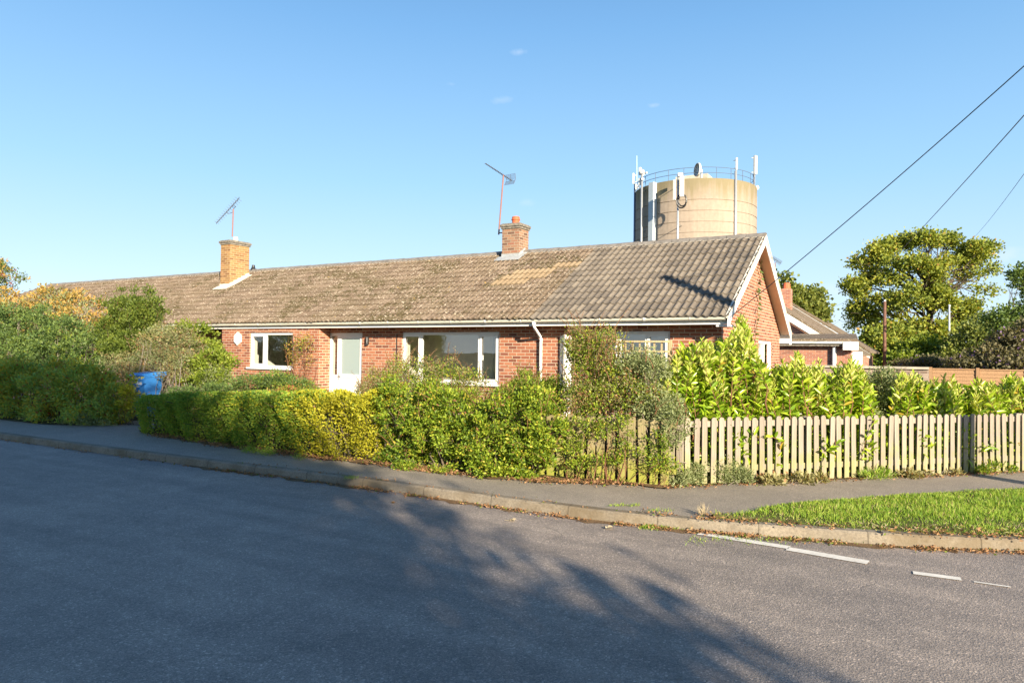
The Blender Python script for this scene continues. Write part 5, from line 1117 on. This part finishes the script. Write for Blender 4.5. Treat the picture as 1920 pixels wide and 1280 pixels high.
# laurels behind the new fence
def flat(x0, x1, y, n, seed): return ltops([(x0, y), (x1, y)], n, seed, (.3, 1.1))
def laurel(name, label, base, tops, nfill, fill, seed, leafL=.125, lower=None, young='yshoot'):
    r2 = np.random.default_rng(seed); t = thing(name, label, 'laurel bush', base, 'laurel bushes behind the picket fence'); Pa, Da, Sa = [], [], []; Py, Dy, Sy = [], [], []; mb = MB()
    for tip in tops:
        tip = np.array(tip, float); ln = r2.uniform(.45, .85); ln = min(ln, tip[2]-.3); d = unit(np.array([r2.normal()*.22, r2.normal()*.22, 1.])); p0 = tip-d*ln
        root = np.array([base[0]+r2.normal()*.25, base[1]+r2.normal()*.15, .1]) if r2.random() < .3 else p0-np.array([0, 0, .3]); mb.tube([root, (root+p0)/2+r2.normal(size=3)*.04, p0, tip], [.012, .010, .007, .003], 5, cap=False)
        m_ = int(ln/.019); k = np.arange(m_)/m_; az = k*m_*2.4+r2.random()*6; s_ = np.array([math.cos(0), 0, 0])
        upw = .35+1.5*k**1.6; D = np.stack([np.cos(az), np.sin(az), upw], 1)+r2.normal(size=(m_, 3))*.12; P = p0+d*ln*k[:, None]; S = leafL*(.75+.4*r2.random(m_))*(1.05-.35*k**3)
        y = (k > .5) & (r2.random(m_) < .75); Pa.append(P[~y]); Da.append(D[~y]); Sa.append(S[~y]); Py.append(P[y]); Dy.append(D[y]); Sy.append(S[y]*.9)
    C_, u, _ = blobpts(fill, nfill, .45, .15, seed); Pa.append(C_); Da.append(unit(u*.5+r2.normal(size=C_.shape)*.55+[0, 0, .35])); Sa.append(leafL*(.7+.5*r2.random(nfill)))
    P, D, S = map(np.concatenate, (Pa, Da, Sa)); k = P[:, 2] > .12; V, F = leafgeo(P[k], D[k], S[k], S[k]*.34, True, fold=.22, droop=.12); npmesh('foliage', V, F, 3, L['laurel'], t, smooth=False)
    P, D, S = map(np.concatenate, (Py, Dy, Sy)); V, F = leafgeo(P, D, S, S*.36, True, fold=.25, droop=.05); npmesh('young_foliage', V, F, 3, L[young], t); obj('stems', mb, MT['redtwig'], t, smooth=True); return t
FD = unit(FB-FA); FN = np.array([-FD[1], FD[0]])
def FP(px, off):                       # point on a plane parallel to the new fence, off metres behind it
    return lambda py: (lambda d: CP+d*(((np.array([*(FA+FN*off), 0])-CP)@np.array([*FN, 0]))/(d@np.array([*FN, 0]))))(ray(px, py))
def lb(px, py, rx, ry, off):
    c = FP(px, off)(py); d = (c-CP)@cF; return [c[0], c[1], c[2], rx*d/F_PX, .3 if off > .3 else .05, ry*d/F_PX]
def ltops(spec, n, seed, offs=(.25, 1.3)):
    r2 = np.random.default_rng(seed); xs, ys_ = zip(*spec); o_ = []
    for i in range(n):
        px = r2.uniform(xs[0], xs[-1]); top = np.interp(px, xs, ys_)+abs(r2.normal())*24+r2.random()**2*45; o_.append(FP(px, r2.uniform(*offs))(min(top, 765)))
    return o_
laurel('laurel_bush', 'tallest bright green laurel at the fence corner rising in front of the gable', (-2.2, 9.6, .1),
       ltops([(1245, 700), (1262, 660), (1280, 640), (1300, 650), (1320, 622), (1345, 640), (1372, 625), (1390, 590), (1402, 585), (1412, 640), (1440, 690)], 170, 41)+flat(1245, 1450, 688, 75, 141)+flat(1285, 1418, 640, 45, 151), 3300,
       [lb(1290, 740, 45, 50, .5), lb(1350, 730, 50, 60, .7), lb(1400, 740, 50, 60, .7), lb(1330, 820, 80, 60, .35), lb(1420, 830, 60, 60, .4), lb(1370, 690, 50, 50, 1.0), lb(1290, 690, 25, 40, .7), lb(1345, 840, 60, 45, .17), lb(1420, 840, 50, 45, .17)], 41)
laurel('laurel_bush', 'second laurel with upright shoots in front of the neighbour\'s brick wall', (-1.1, 10.9, .1),
       ltops([(1440, 700), (1465, 672), (1492, 655), (1512, 662), (1540, 690), (1580, 690), (1592, 660), (1606, 668), (1630, 700)], 150, 42)+flat(1430, 1635, 700, 75, 142)+flat(1452, 1622, 674, 55, 152), 3000,
       [lb(1470, 745, 45, 50, .6), lb(1530, 750, 45, 50, .6), lb(1590, 750, 45, 50, .6), lb(1480, 830, 60, 60, .4), lb(1560, 830, 60, 55, .4), lb(1610, 830, 50, 50, .4), lb(1500, 840, 50, 45, .17), lb(1585, 840, 50, 45, .17)], 42)
laurel('laurel_bush', 'third laurel standing between the olive shrub and the brown fence panels', (.2, 12.2, .1),
       ltops([(1680, 705), (1695, 683), (1712, 690), (1740, 715), (1772, 700), (1790, 705), (1806, 740)], 110, 43, (.3, 1.1))+flat(1675, 1800, 718, 50, 143)+flat(1684, 1792, 702, 34, 153), 2300,
       [lb(1710, 755, 34, 34, .6), lb(1765, 760, 38, 34, .6), lb(1700, 830, 55, 50, .4), lb(1780, 830, 55, 50, .4), lb(1690, 835, 50, 42, .17), lb(1770, 835, 50, 42, .17)], 43)
laurel('laurel_bush', 'last laurel in the row, cut off by the picture edge beyond the shaded picket', (1.4, 13.4, .1),
       ltops([(1808, 740), (1826, 697), (1850, 720), (1880, 705), (1898, 688), (1930, 700), (1990, 700)], 120, 44, (.3, 1.1))+flat(1815, 1990, 722, 60, 144)+flat(1822, 1990, 704, 46, 154), 2500,
       [lb(1840, 755, 34, 30, .6), lb(1900, 750, 40, 36, .6), lb(1850, 830, 55, 50, .4), lb(1920, 830, 55, 50, .4), lb(1970, 770, 50, 60, .6), lb(1860, 832, 40, 42, .17), lb(1930, 832, 40, 42, .17)], 44)
P9 = [lb(1645, 760, 28, 50, .9), lb(1655, 720, 22, 26, 1.0), lb(1630, 800, 30, 40, .7), lb(1800, 768, 16, 18, .9)]
wildplant('olive_bush', 'dull grey green bush filling the gap between the second and third laurels', (-.4, 11.6, .1), P9[:3], [('foliage', 'olive', dict(n=15000, size=.04, clumps=350, cr=.06, shell=.5))], ('olive', P9[:2], dict(n=40, h0=.1, h1=.25, size=.035)), 40, .01, 'twig', seed=45)
def sprig(label, spec, seed):
    t = None; r2 = np.random.default_rng(seed); Ps, Ds, Ss = [], [], []; mb = MB()
    pts = [FP(px, -.07)(py) for px, py in spec]; mb.tube(pts, .004, 5)
    for i in range(len(pts)-1):
        for k in np.arange(0, 1, .22): Ps.append(pts[i]+(pts[i+1]-pts[i])*k); a = r2.random()*6.28; Ds.append(np.array([FD[0]*math.cos(a)+FN[0]*-.35, FD[1]*math.cos(a)-.35*FN[1], .25+.5*math.sin(a)])); Ss.append(.085*(.8+.5*r2.random()))
    t = thing('laurel_sprig', label, 'sprig', tuple(pts[0]), 'laurel sprigs through the pickets'); P, D, S = np.array(Ps), np.array(Ds), np.array(Ss); V, F = leafgeo(P, D, S, S*.4, True, .2, .1); npmesh('leaves', V, F, 3, L['laurel'], t); obj('stem', mb, MT['redtwig'], t)
sprig('longest laurel sprig, climbing up the picket faces mid fence', [(1615, 860), (1622, 830), (1632, 805), (1641, 785)], 51)
sprig('leafy sprig poking through the pickets left of mid fence', [(1440, 815), (1455, 822), (1470, 832)], 52)
sprig('short sprig between two pickets right of the leafy one', [(1548, 845), (1562, 838), (1574, 828)], 53)
sprig('sprig poking out beside the shaded picket near the right edge', [(1840, 848), (1850, 838), (1862, 838)], 54)

# leaf twig climbing the gable and the wall creeper by the small window
cl = []; r2 = np.random.default_rng(60)
t = thing('gable_creeper', 'thin creeper with dark leaves climbing the gable brickwork', 'creeper', (XG+.03, 16.5, 1.6))
pts = [gx(px, py, XG+.05) for px, py in ((1416, 660), (1417, 625), (1420, 598), (1421, 575), (1424, 556), (1419, 545), (1428, 520), (1424, 505), (1428, 492))]
mb = MB(); mb.tube(pts, .005, 5); obj('stem', mb, MT['redtwig'], t); Ps, Ds = [], []
for i in range(len(pts)-1):
    for k in np.arange(0, 1, .22): p = pts[i]+(pts[i+1]-pts[i])*k; a = r2.choice([-1, 1]); Ps.append(p); Ds.append(np.array([.35, a*1., r2.normal()*.4-.1]))
P, D = np.array(Ps), np.array(Ds); V, F = leafgeo(P, D, .15*(.7+.5*r2.random(len(P))), .06, True, .2, .1); npmesh('leaves', V, F, 3, L['deep'], t)
P10 = [B(x, y, rx, ry, 13.55, .08) for x, y, rx, ry in ((560, 650, 14, 22), (575, 640, 16, 14), (548, 672, 14, 16), (582, 670, 8, 24), (540, 655, 8, 12))]
wildplant('wall_climber', 'sparse yellow green climber with bare stems between the small window and the door', (gy(570, 700, 13.6)[0], 13.65, .12), P10, [('foliage', 'bright', dict(n=420, size=.042, clumps=60, cr=.05, shell=.2)), ('dry_leaves', 'autumn', dict(n=380, size=.05, clumps=60, cr=.06, shell=.2))], ('pale', P10, dict(n=26, h0=.1, h1=.35, size=.03, per=8, lean=.8)), 34, .009, 'redtwig', seed=61, cat='climber')

# ---- left garden shrubs
Q1 = [B(x, y, rx, ry, Y, .55) for x, y, rx, ry, Y in ((-40, 730, 60, 60, 8.1), (30, 725, 60, 55, 8.1), (95, 725, 55, 55, 8.15), (150, 730, 50, 50, 8.3), (200, 735, 46, 48, 8.5), (20, 775, 60, 30, 7.9), (110, 780, 60, 28, 8.0), (190, 782, 50, 26, 8.2), (225, 760, 26, 34, 8.5), (20, 700, 30, 20, 8.3))]
wildplant('autumn_shrub', 'broad low dark shrub with yellowing leaves beside the pavement at far left', gb(90, 8.3), Q1, [('foliage', 'darkshrub', dict(n=36000, size=.072, aspect=.42, clumps=520, cr=.065, shell=.5, lump=.4, zmin=.12))], None, 60, .02, seed=71)
Q1b = [B(x, y, rx, ry, Y, .12) for x, y, rx, ry, Y in ((236, 748, 12, 18, 8.35), (228, 765, 8, 14, 8.3), (242, 735, 10, 10, 8.4))]
wildplant('yellow_sapling', 'small bright yellow leaved sapling just left of the blue bin', gb(238, 8.35), Q1b, [('foliage', 'golden', dict(n=420, size=.07, clumps=40, cr=.05, shell=.2)), ('orange_leaves', 'autumn', dict(n=120, size=.06, clumps=20, cr=.04, shell=.2))], None, 8, .006, seed=72)
low = [B(x, y, rx, ry, Y, .2) for x, y, rx, ry, Y in ((60, 795, 60, 9, 7.75), (180, 800, 50, 9, 8.0), (150, 790, 60, 12, 7.9))]
wildplant('ground_weeds', 'soft feathery weeds along the foot of the autumn shrub', gb(100, 7.8), low, [('foliage', 'olive', dict(n=6000, size=.04, clumps=250, cr=.05, shell=.3, zmin=.1, up=.8))], None, 10, .003, seed=73, cat='weeds')
Q2 = [B(x, y, rx, ry, Y, .9) for x, y, rx, ry, Y in ((-30, 630, 70, 55, 10.5), (40, 620, 55, 50, 10.5), (95, 630, 48, 48, 10.5), (140, 645, 40, 45, 10.4), (30, 670, 70, 40, 10.), (110, 680, 60, 34, 10.), (170, 665, 34, 40, 10.2))]
wildplant('evergreen_shrub', 'big deep green shrub behind the autumn shrub at far left', gb(60, 10.5), Q2, [('foliage', 'deep', dict(n=27000, size=.08, aspect=.42, clumps=430, cr=.09, shell=.5, lump=.4)), ('light_leaves', 'bright', dict(n=2500, size=.06, clumps=120, cr=.08, shell=.85))], ('deep', Q2[:4], dict(n=60, h0=.15, h1=.45, size=.06, lean=.6)), 90, .03, 'twig', seed=74)
Q3 = [B(x, y, rx, ry, Y, .8) for x, y, rx, ry, Y in ((-10, 560, 30, 26, 12.3), (30, 580, 36, 24, 12.3), (80, 578, 40, 22, 12.4), (130, 572, 34, 22, 12.4), (165, 590, 34, 28, 12.3), (60, 605, 60, 26, 12.2), (130, 610, 50, 26, 12.2), (195, 615, 26, 24, 12.1), (110, 552, 20, 12, 12.4))]
wildplant('witch_hazel', 'wide shrub with yellow and orange autumn leaves against the brown roof at left', gb(90, 12.3), Q3, [('foliage', 'autumn', dict(n=4600, size=.11, clumps=260, cr=.09, shell=.4)), ('green_leaves', 'olive', dict(n=3600, size=.08, clumps=200, cr=.10, shell=.3))], ('autumn', Q3[:6], dict(n=40, h0=.2, h1=.6, size=.09, per=10)), 90, .03, 'twig', seed=75)
Q4 = [B(x, y, rx, ry, Y, .6) for x, y, rx, ry, Y in ((250, 582, 20, 22, 10.8), (238, 612, 32, 28, 10.7), (272, 600, 20, 26, 10.7), (215, 645, 32, 30, 10.6), (268, 552, 5, 16, 10.8), (228, 568, 8, 12, 10.8), (250, 650, 38, 30, 10.5), (282, 575, 8, 16, 10.8))]
wildplant('conifer_bush', 'pointed feathery green bush standing out against the brown roof', gb(245, 10.7), Q4, [('foliage', 'conifer', dict(n=26000, size=.06, clumps=480, cr=.065, shell=.4, up=1.1))], ('conifer', Q4[:3], dict(n=60, h0=.1, h1=.35, size=.05, lean=.3)), 40, .02, seed=76)
Q5 = [B(x, y, rx, ry, Y, .5) for x, y, rx, ry, Y in ((300, 650, 46, 40, 10.0), (335, 640, 34, 34, 10.0), (270, 680, 40, 32, 9.9), (320, 690, 40, 34, 9.9), (350, 670, 30, 40, 10.0), (215, 690, 34, 26, 9.8))]
wildplant('twiggy_bush', 'grey twiggy bush with bare drooping branches above the blue bin', gb(305, 10.0), Q5, [('foliage', 'pale', dict(n=9000, size=.04, clumps=500, cr=.06, shell=.4, up=-.1)), ('green_leaves', 'olive', dict(n=9000, size=.04, clumps=300, cr=.06, shell=.3))], ('straw', Q5[:5], dict(n=130, h0=.2, h1=.5, size=.03, per=5, lean=1.0)), 190, .012, 'twig', seed=77)
Q6 = [B(x, y, rx, ry, Y, .5) for x, y, rx, ry, Y in ((378, 660, 28, 24, 10.6), (402, 682, 20, 26, 10.5), (358, 642, 22, 16, 10.6), (372, 697, 34, 28, 10.4), (400, 710, 20, 22, 10.4), (356, 618, 5, 12, 10.7), (374, 616, 5, 12, 10.7))]
wildplant('bright_bush', 'fresh bright green bush touching the left end of the red brick wall', gb(385, 10.6), Q6, [('foliage', 'bright', dict(n=13000, size=.07, clumps=260, cr=.06, shell=.45, up=.7)), ('pale_leaves', 'olive', dict(n=6000, size=.045, clumps=200, cr=.07, shell=.5, blobs=Q6[3:5]))], ('bright', Q6[:3]+Q6[5:], dict(n=46, h0=.1, h1=.28, size=.05, lean=.35)), 40, .014, seed=78)
Q7 = [B(x, y, rx, ry, 12.8, .5) for x, y, rx, ry in ((-20, 500, 30, 22), (5, 510, 18, 10), (-5, 535, 30, 14), (20, 520, 12, 6))]
wildplant('fir_branches', 'dark green and orange tree branches entering at the left picture edge', (gy(-60, 700, 12.8)[0], 12.8, .11), Q7+[B(-60, 560, 40, 60, 12.8, .8)], [('foliage', 'conifer', dict(n=5200, size=.08, clumps=170, cr=.09, shell=.4, up=.1)), ('autumn_leaves', 'autumn', dict(n=900, size=.10, clumps=90, cr=.08, shell=.7))], ('red', Q7, dict(n=14, h0=.2, h1=.6, size=.08, per=6, lean=.8)), 22, .03, seed=79, cat='tree')

# ---- trees and shrubs behind, right side
def tree(name, label, D, trunk_px, top_py, blobs, n, size, mk, clumps, cr, seed, r0, stems=46, shell=.55, group=None, extra=None):
    base = at(trunk_px[0], trunk_px[1], D); base[2] = 0.; bl = [BD(x, y, rx, ry, D+dz) for x, y, rx, ry, dz in blobs]
    t = thing(name, label, 'tree', tuple(base), group); V, F = foliage(bl, n, size, .7, clumps, cr, shell, .22, seed=seed, up=.15); npmesh('crown', V, F, 3, L[mk], t)
    r2 = np.random.default_rng(seed); top = at(trunk_px[0], top_py, D); mb = MB(); H_ = top[2]
    tr_ = [base+np.array([r2.normal()*.02*H_, r2.normal()*.02*H_, H_*k]) if k else base for k in (0, .15, .3, .5, .7, 1)]; rad = [r0*1.25, r0, r0*.85, r0*.6, r0*.35, r0*.1]; mb.tube(tr_, rad, 10, cap=False)
    P, u, idx = blobpts(bl, stems, .35, 0, seed+1)
    for p in P:
        k = min(.8, max(.12, (p[2]/H_)-.25-.15*r2.random())); i = k*5; s_ = tr_[int(np.searchsorted([0, .15, .3, .5, .7, 1], k))-1]; s0 = base+(top-base)*k*1.; s0 = np.array([np.interp(s0[2], [q[2] for q in tr_], [q[j] for q in tr_]) for j in (0, 1)]+[s0[2]])
        v = p-s0; mid = s0+v*.45+np.array([0, 0, .10*np.linalg.norm(v)])+r2.normal(size=3)*.05*np.linalg.norm(v); q_ = s0+v*.75+r2.normal(size=3)*.05*np.linalg.norm(v)
        rr = r0*.42*(1-k*.6); mb.tube([s0, mid, q_, p], [rr, rr*.6, rr*.35, rr*.12], 6, cap=False)
        for _ in range(3): e_ = q_+r2.normal(size=3)*.14*np.linalg.norm(v)+v*.15; mb.tube([mid+(q_-mid)*r2.random(), e_], [rr*.25, rr*.06], 4, cap=False)
    obj('trunk', mb, MT['bark'], t, smooth=True); return t
OB = [(1650, 470, 34, 26, 0), (1690, 455, 30, 20, 1), (1735, 448, 34, 18, -1), (1780, 450, 26, 16, 1), (1820, 475, 38, 24, 0), (1850, 500, 24, 24, 1), (1625, 510, 30, 24, 1), (1600, 540, 22, 20, -1), (1610, 490, 20, 14, 0), (1670, 510, 30, 28, -2), (1720, 500, 38, 34, -3), (1770, 505, 36, 34, -3), (1815, 520, 30, 24, 0), (1845, 545, 22, 20, 0), (1620, 580, 28, 24, 0), (1598, 600, 16, 14, 1), (1665, 565, 28, 24, -2), (1715, 560, 36, 30, -4), (1765, 560, 34, 28, -3), (1815, 575, 32, 24, 0), (1840, 590, 18, 10, 1), (1640, 612, 18, 12, 0), (1700, 605, 30, 22, -2), (1750, 610, 34, 24, -3), (1800, 610, 28, 20, 0), (1730, 645, 36, 22, -3), (1862, 470, 10, 12, 0)]
tree('oak_tree', 'large spreading oak with yellow green autumn crown behind the right garden', 60, (1737, 680), 500, [(x, y, rx*.8, ry*.72, d) for x, y, rx, ry, d in OB], 33000, .24, 'oak', 200, .36, 81, .5, 110, .35)
tree('ash_tree', 'loose green tree top showing between the gable and the oak', 44, (1485, 690), 520, [(1466, 525, 12, 16, 0), (1490, 560, 26, 24, 0), (1520, 560, 18, 16, 1), (1530, 590, 20, 12, 0), (1495, 590, 30, 20, 0), (1470, 560, 16, 26, 0), (1510, 545, 8, 10, 0), (1540, 575, 10, 6, 0)], 6500, .24, 'fargreen', 190, .24, 82, .18, 40, .3)
tree('hedgerow_tree', 'low bushy yellow green tree below the left side of the oak', 52, (1650, 685), 620, [(1650, 660, 34, 26, 0), (1640, 635, 18, 14, 0), (1685, 650, 30, 30, 1), (1620, 675, 20, 14, 0), (1670, 625, 22, 16, 1)], 9000, .25, 'oak', 200, .3, 83, .2, 24)
tree('hedgerow_bush', 'rounded green bush under the middle of the oak left of the lamp post', 50, (1720, 690), 640, [(1715, 665, 34, 28, 0), (1750, 660, 30, 26, 0), (1695, 680, 30, 14, -1), (1770, 680, 30, 16, 0)], 8500, .24, 'bright', 220, .3, 84, .15, 20)
tree('field_maple', 'yellow tinged bush directly right of the lamp post', 46, (1830, 690), 620, [(1825, 640, 32, 30, 0), (1800, 670, 30, 22, 0), (1845, 610, 22, 16, 1), (1855, 660, 26, 26, 0), (1870, 625, 12, 12, 0)], 9000, .2, 'fargreen', 250, .26, 85, .15, 24)
tree('dark_tree', 'dark blue green dense tree at the right edge below the wire', 38, (1890, 690), 590, [(1880, 605, 26, 24, 0), (1915, 600, 34, 30, 0), (1900, 640, 40, 26, 0), (1950, 620, 40, 50, 0), (1925, 520, 22, 20, 0), (1935, 550, 12, 20, 0)], 14000, .16, 'deep', 380, .2, 86, .16, 30)
tree('buddleja_bush', 'brownish green arching shrub at the right edge behind the panel fence', 26, (1880, 700), 640, [(1900, 655, 40, 30, 0), (1860, 670, 36, 22, 0), (1925, 630, 34, 26, 0), (1820, 685, 30, 12, 0), (1910, 690, 50, 22, -1), (1960, 680, 50, 50, 0)], 22000, .11, 'budd', 520, .13, 87, .05, 40, .5)
tree('bramble_bank', 'dead grey brown undergrowth on the bank behind the garden wall', 30, (1740, 690), 680, [(1730, 682, 34, 10, 0), (1765, 684, 30, 9, 0), (1790, 686, 34, 10, 1), (1700, 684, 24, 7, 1), (1745, 676, 16, 7, 0)], 7000, .09, 'budd', 260, .10, 88, .02, 20, .4)
hz = [(1560, 664, 60, 8), (1660, 668, 70, 16), (1760, 668, 70, 14), (1860, 668, 70, 12), (1500, 662, 50, 6)]
V, F = foliage([BD(x, y, rx, ry, 140) for x, y, rx, ry in [(i*120-1500, 672+6*math.sin(i), 110, 16+5*math.sin(i*2)) for i in range(48)]], 26000, 1.1, .8, shell=.5, seed=89); tag(npmesh('distant_woodland', V, F, 3, L['fargreen']), kind='stuff')

# ---- trees on the near side of the road, behind the camera: they cast the shade on the road and show in the panes
def near_tree(label, x, y, h, crown, n, seed, mk='deep', size=.22, cl=520):
    t = thing('roadside_tree', label, 'tree', (x, y, 0), 'trees behind the viewpoint'); V, F = foliage([[x+a, y+b, c, ra, rb, rc] for a, b, c, ra, rb, rc in crown], n, size, .7, cl, .42, .3, .25, seed=seed); npmesh('crown', V, F, 3, L[mk], t)
    mb = MB(); mb.tube([(x, y, 0), (x+.1, y, h*.4), (x, y+.1, h*.8)], [.3, .22, .08], 10)
    for k, (a, b, c, ra, rb, rc) in enumerate(crown): mb.tube([(x, y, min(h*.5, c*.55)), (x+a*.5, y+b*.5, (c+h*.4)/2), (x+a, y+b, c)], [.12, .08, .03], 6, cap=False)
    obj('trunk', mb, MT['bark'], t, smooth=True); return t
SH = np.array([.807, -.590]); QH = np.array([.590, .807])
def sq(label, s0, q0, h, crown, n, seed, dq=-.85, **kw):
    q0 += dq; crown = [(a, b+dq, *c) for a, b, *c in crown]
    b = SH*s0+QH*q0; cr = []
    for s, q, z, rs, rq, rz in crown:
        d = SH*(s-s0)+QH*(q-q0); cr.append((d[0], d[1], z, rs, rq, rz))
    return near_tree(label, b[0], b[1], h, cr, n, seed, **kw)
sq('roadside tree whose shadow falls across the near half of the road', 12, -1.2, 10,
   [(12, -1.5, 6.3, 1.5, 1.6, 2.4), (12, .0, 6.0, 1.2, 1.2, 2.1), (12, 1.0, 5.6, .9, .7, 1.2), (12, 1.8, 5.0, .8, .6, .65), (12, .9, 7.4, .8, .65, .8), (12, -2.5, 8.6, 1.5, 1.6, 1.9), (12, -.6, 8.4, 1.2, 1.1, 1.2), (12, -3.6, 6.0, 1.6, 1.5, 2.6),
    (12, 2.55, 6.05, .5, .16, .12), (12, 3.0, 4.9, .5, .22, .25), (12, 1.1, 6.6, .7, .5, .5), (12, 2.3, 4.4, .6, .4, .4), (12, 1.75, 7.0, .4, .2, .2), (12, -.4, 8.8, 1.2, .8, .8), (12, -1.8, 10.3, 1.4, 1.4, 1.1), (12, -1.9, 5.0, 1.2, 1.6, 1.2)], 52000, 91)
sq('second roadside tree shading the left end of the road', 13, -6.5, 11,
   [(13, -5.2, 7.0, 1.8, 1.8, 3.2), (13, -7.5, 7.0, 1.8, 1.8, 3.4), (13, -6.2, 10.0, 1.6, 1.6, 1.7), (13, -4.2, 9.6, 1.4, 1.3, 1.5), (13, -8.6, 9.4, 1.6, 1.6, 1.8), (13, -3.6, 11.2, 1.5, 1.6, 1.2)], 42000, 92)
sq('third roadside tree beyond the left end of the road', 14, -11.5, 11,
   [(14, -10.2, 7.0, 1.8, 2.0, 3.4), (14, -13.0, 7.0, 1.8, 2.0, 3.4), (14, -11.5, 10.3, 1.6, 1.8, 1.8), (14, -15.5, 7.5, 1.8, 2.0, 3.4)], 36000, 93)
for i, (x, y, h) in enumerate(((-62, -95, 8), (-84, -82, 7), (-105, -80, 8.5), (-128, -110, 10), (-150, -90, 9))):
    near_tree(('rounded tree across the road', 'low tree far across the road', 'broad tree far left across the road', 'tall tree at the far side of the field', 'tree at the end of the road')[i], x, y, h, [(0, 0, h*.62, 3.4, 3.4, h*.3), (2.2, 1, h*.5, 2.4, 2.4, h*.26), (-2.4, 0, h*.52, 2.6, 2.6, h*.3), (0, 0, h*.3, 3.2, 3.2, h*.2)], 7000, 94+i, 'fargreen' if i % 2 else 'deep', .4, 200)
# a few large fallen leaves lying on the tarmac
def fallen(px, py, label, size, seed, col_='autumn', z=.004):
    c = gz(px, py, z); r2 = random.Random(seed); a = r2.uniform(0, 6.28); mb = MB(); n = 12; up_ = []
    ring = []
    for i in range(n):
        t = 2*math.pi*i/n; rr = size*(.5+.5*abs(math.cos(2.5*t))**.6)*(.7+.3*math.cos(t)); ring.append((c[0]+rr*math.cos(t+a), c[1]+rr*math.sin(t+a), z+.004+size*.35*abs(math.sin(t*1.5+seed))))
    k = (c[0], c[1], z+.006)
    for i in range(n): mb.v += [k, ring[i], ring[(i+1) % n]]; mb.f.append((3*i, 3*i+1, 3*i+2)); mb.uv.append([(0, 0)]*3)
    mb.tube([k, (c[0]-size*1.2*math.cos(a), c[1]-size*1.2*math.sin(a), z+.012)], .0018, 4)
    tag(obj('fallen_leaf', mb, L[col_], origin=tuple(c)), label, 'leaf', 'large fallen leaves')
fallen(958, 976, 'curled pale tan leaf lying alone on the sunlit road', .055, 1, 'straw'); fallen(1140, 990, 'flat brown leaf on the road nearer the white line', .06, 2, 'straw')
fallen(1326, 982, 'bright yellow leaf in the gutter beside the start of the white line', .05, 3); fallen(700, 862, 'orange yellow leaf at the foot of the golden hedge', .05, 4, z=.118)
fallen(452, 877, 'yellow leaf standing in the gutter under the tree shadow', .045, 5); fallen(925, 935, 'curled orange leaf against the kerb, left of the kerb weed', .05, 6); fallen(738, 943, 'small brown leaf on the road in the dappled light', .04, 7, 'dry')
fallen(1168, 971, 'orange brown leaf in the gutter above the flat brown leaf', .05, 8); fallen(1675, 998, 'orange leaf on the grass verge edge at right', .05, 9, z=.13)
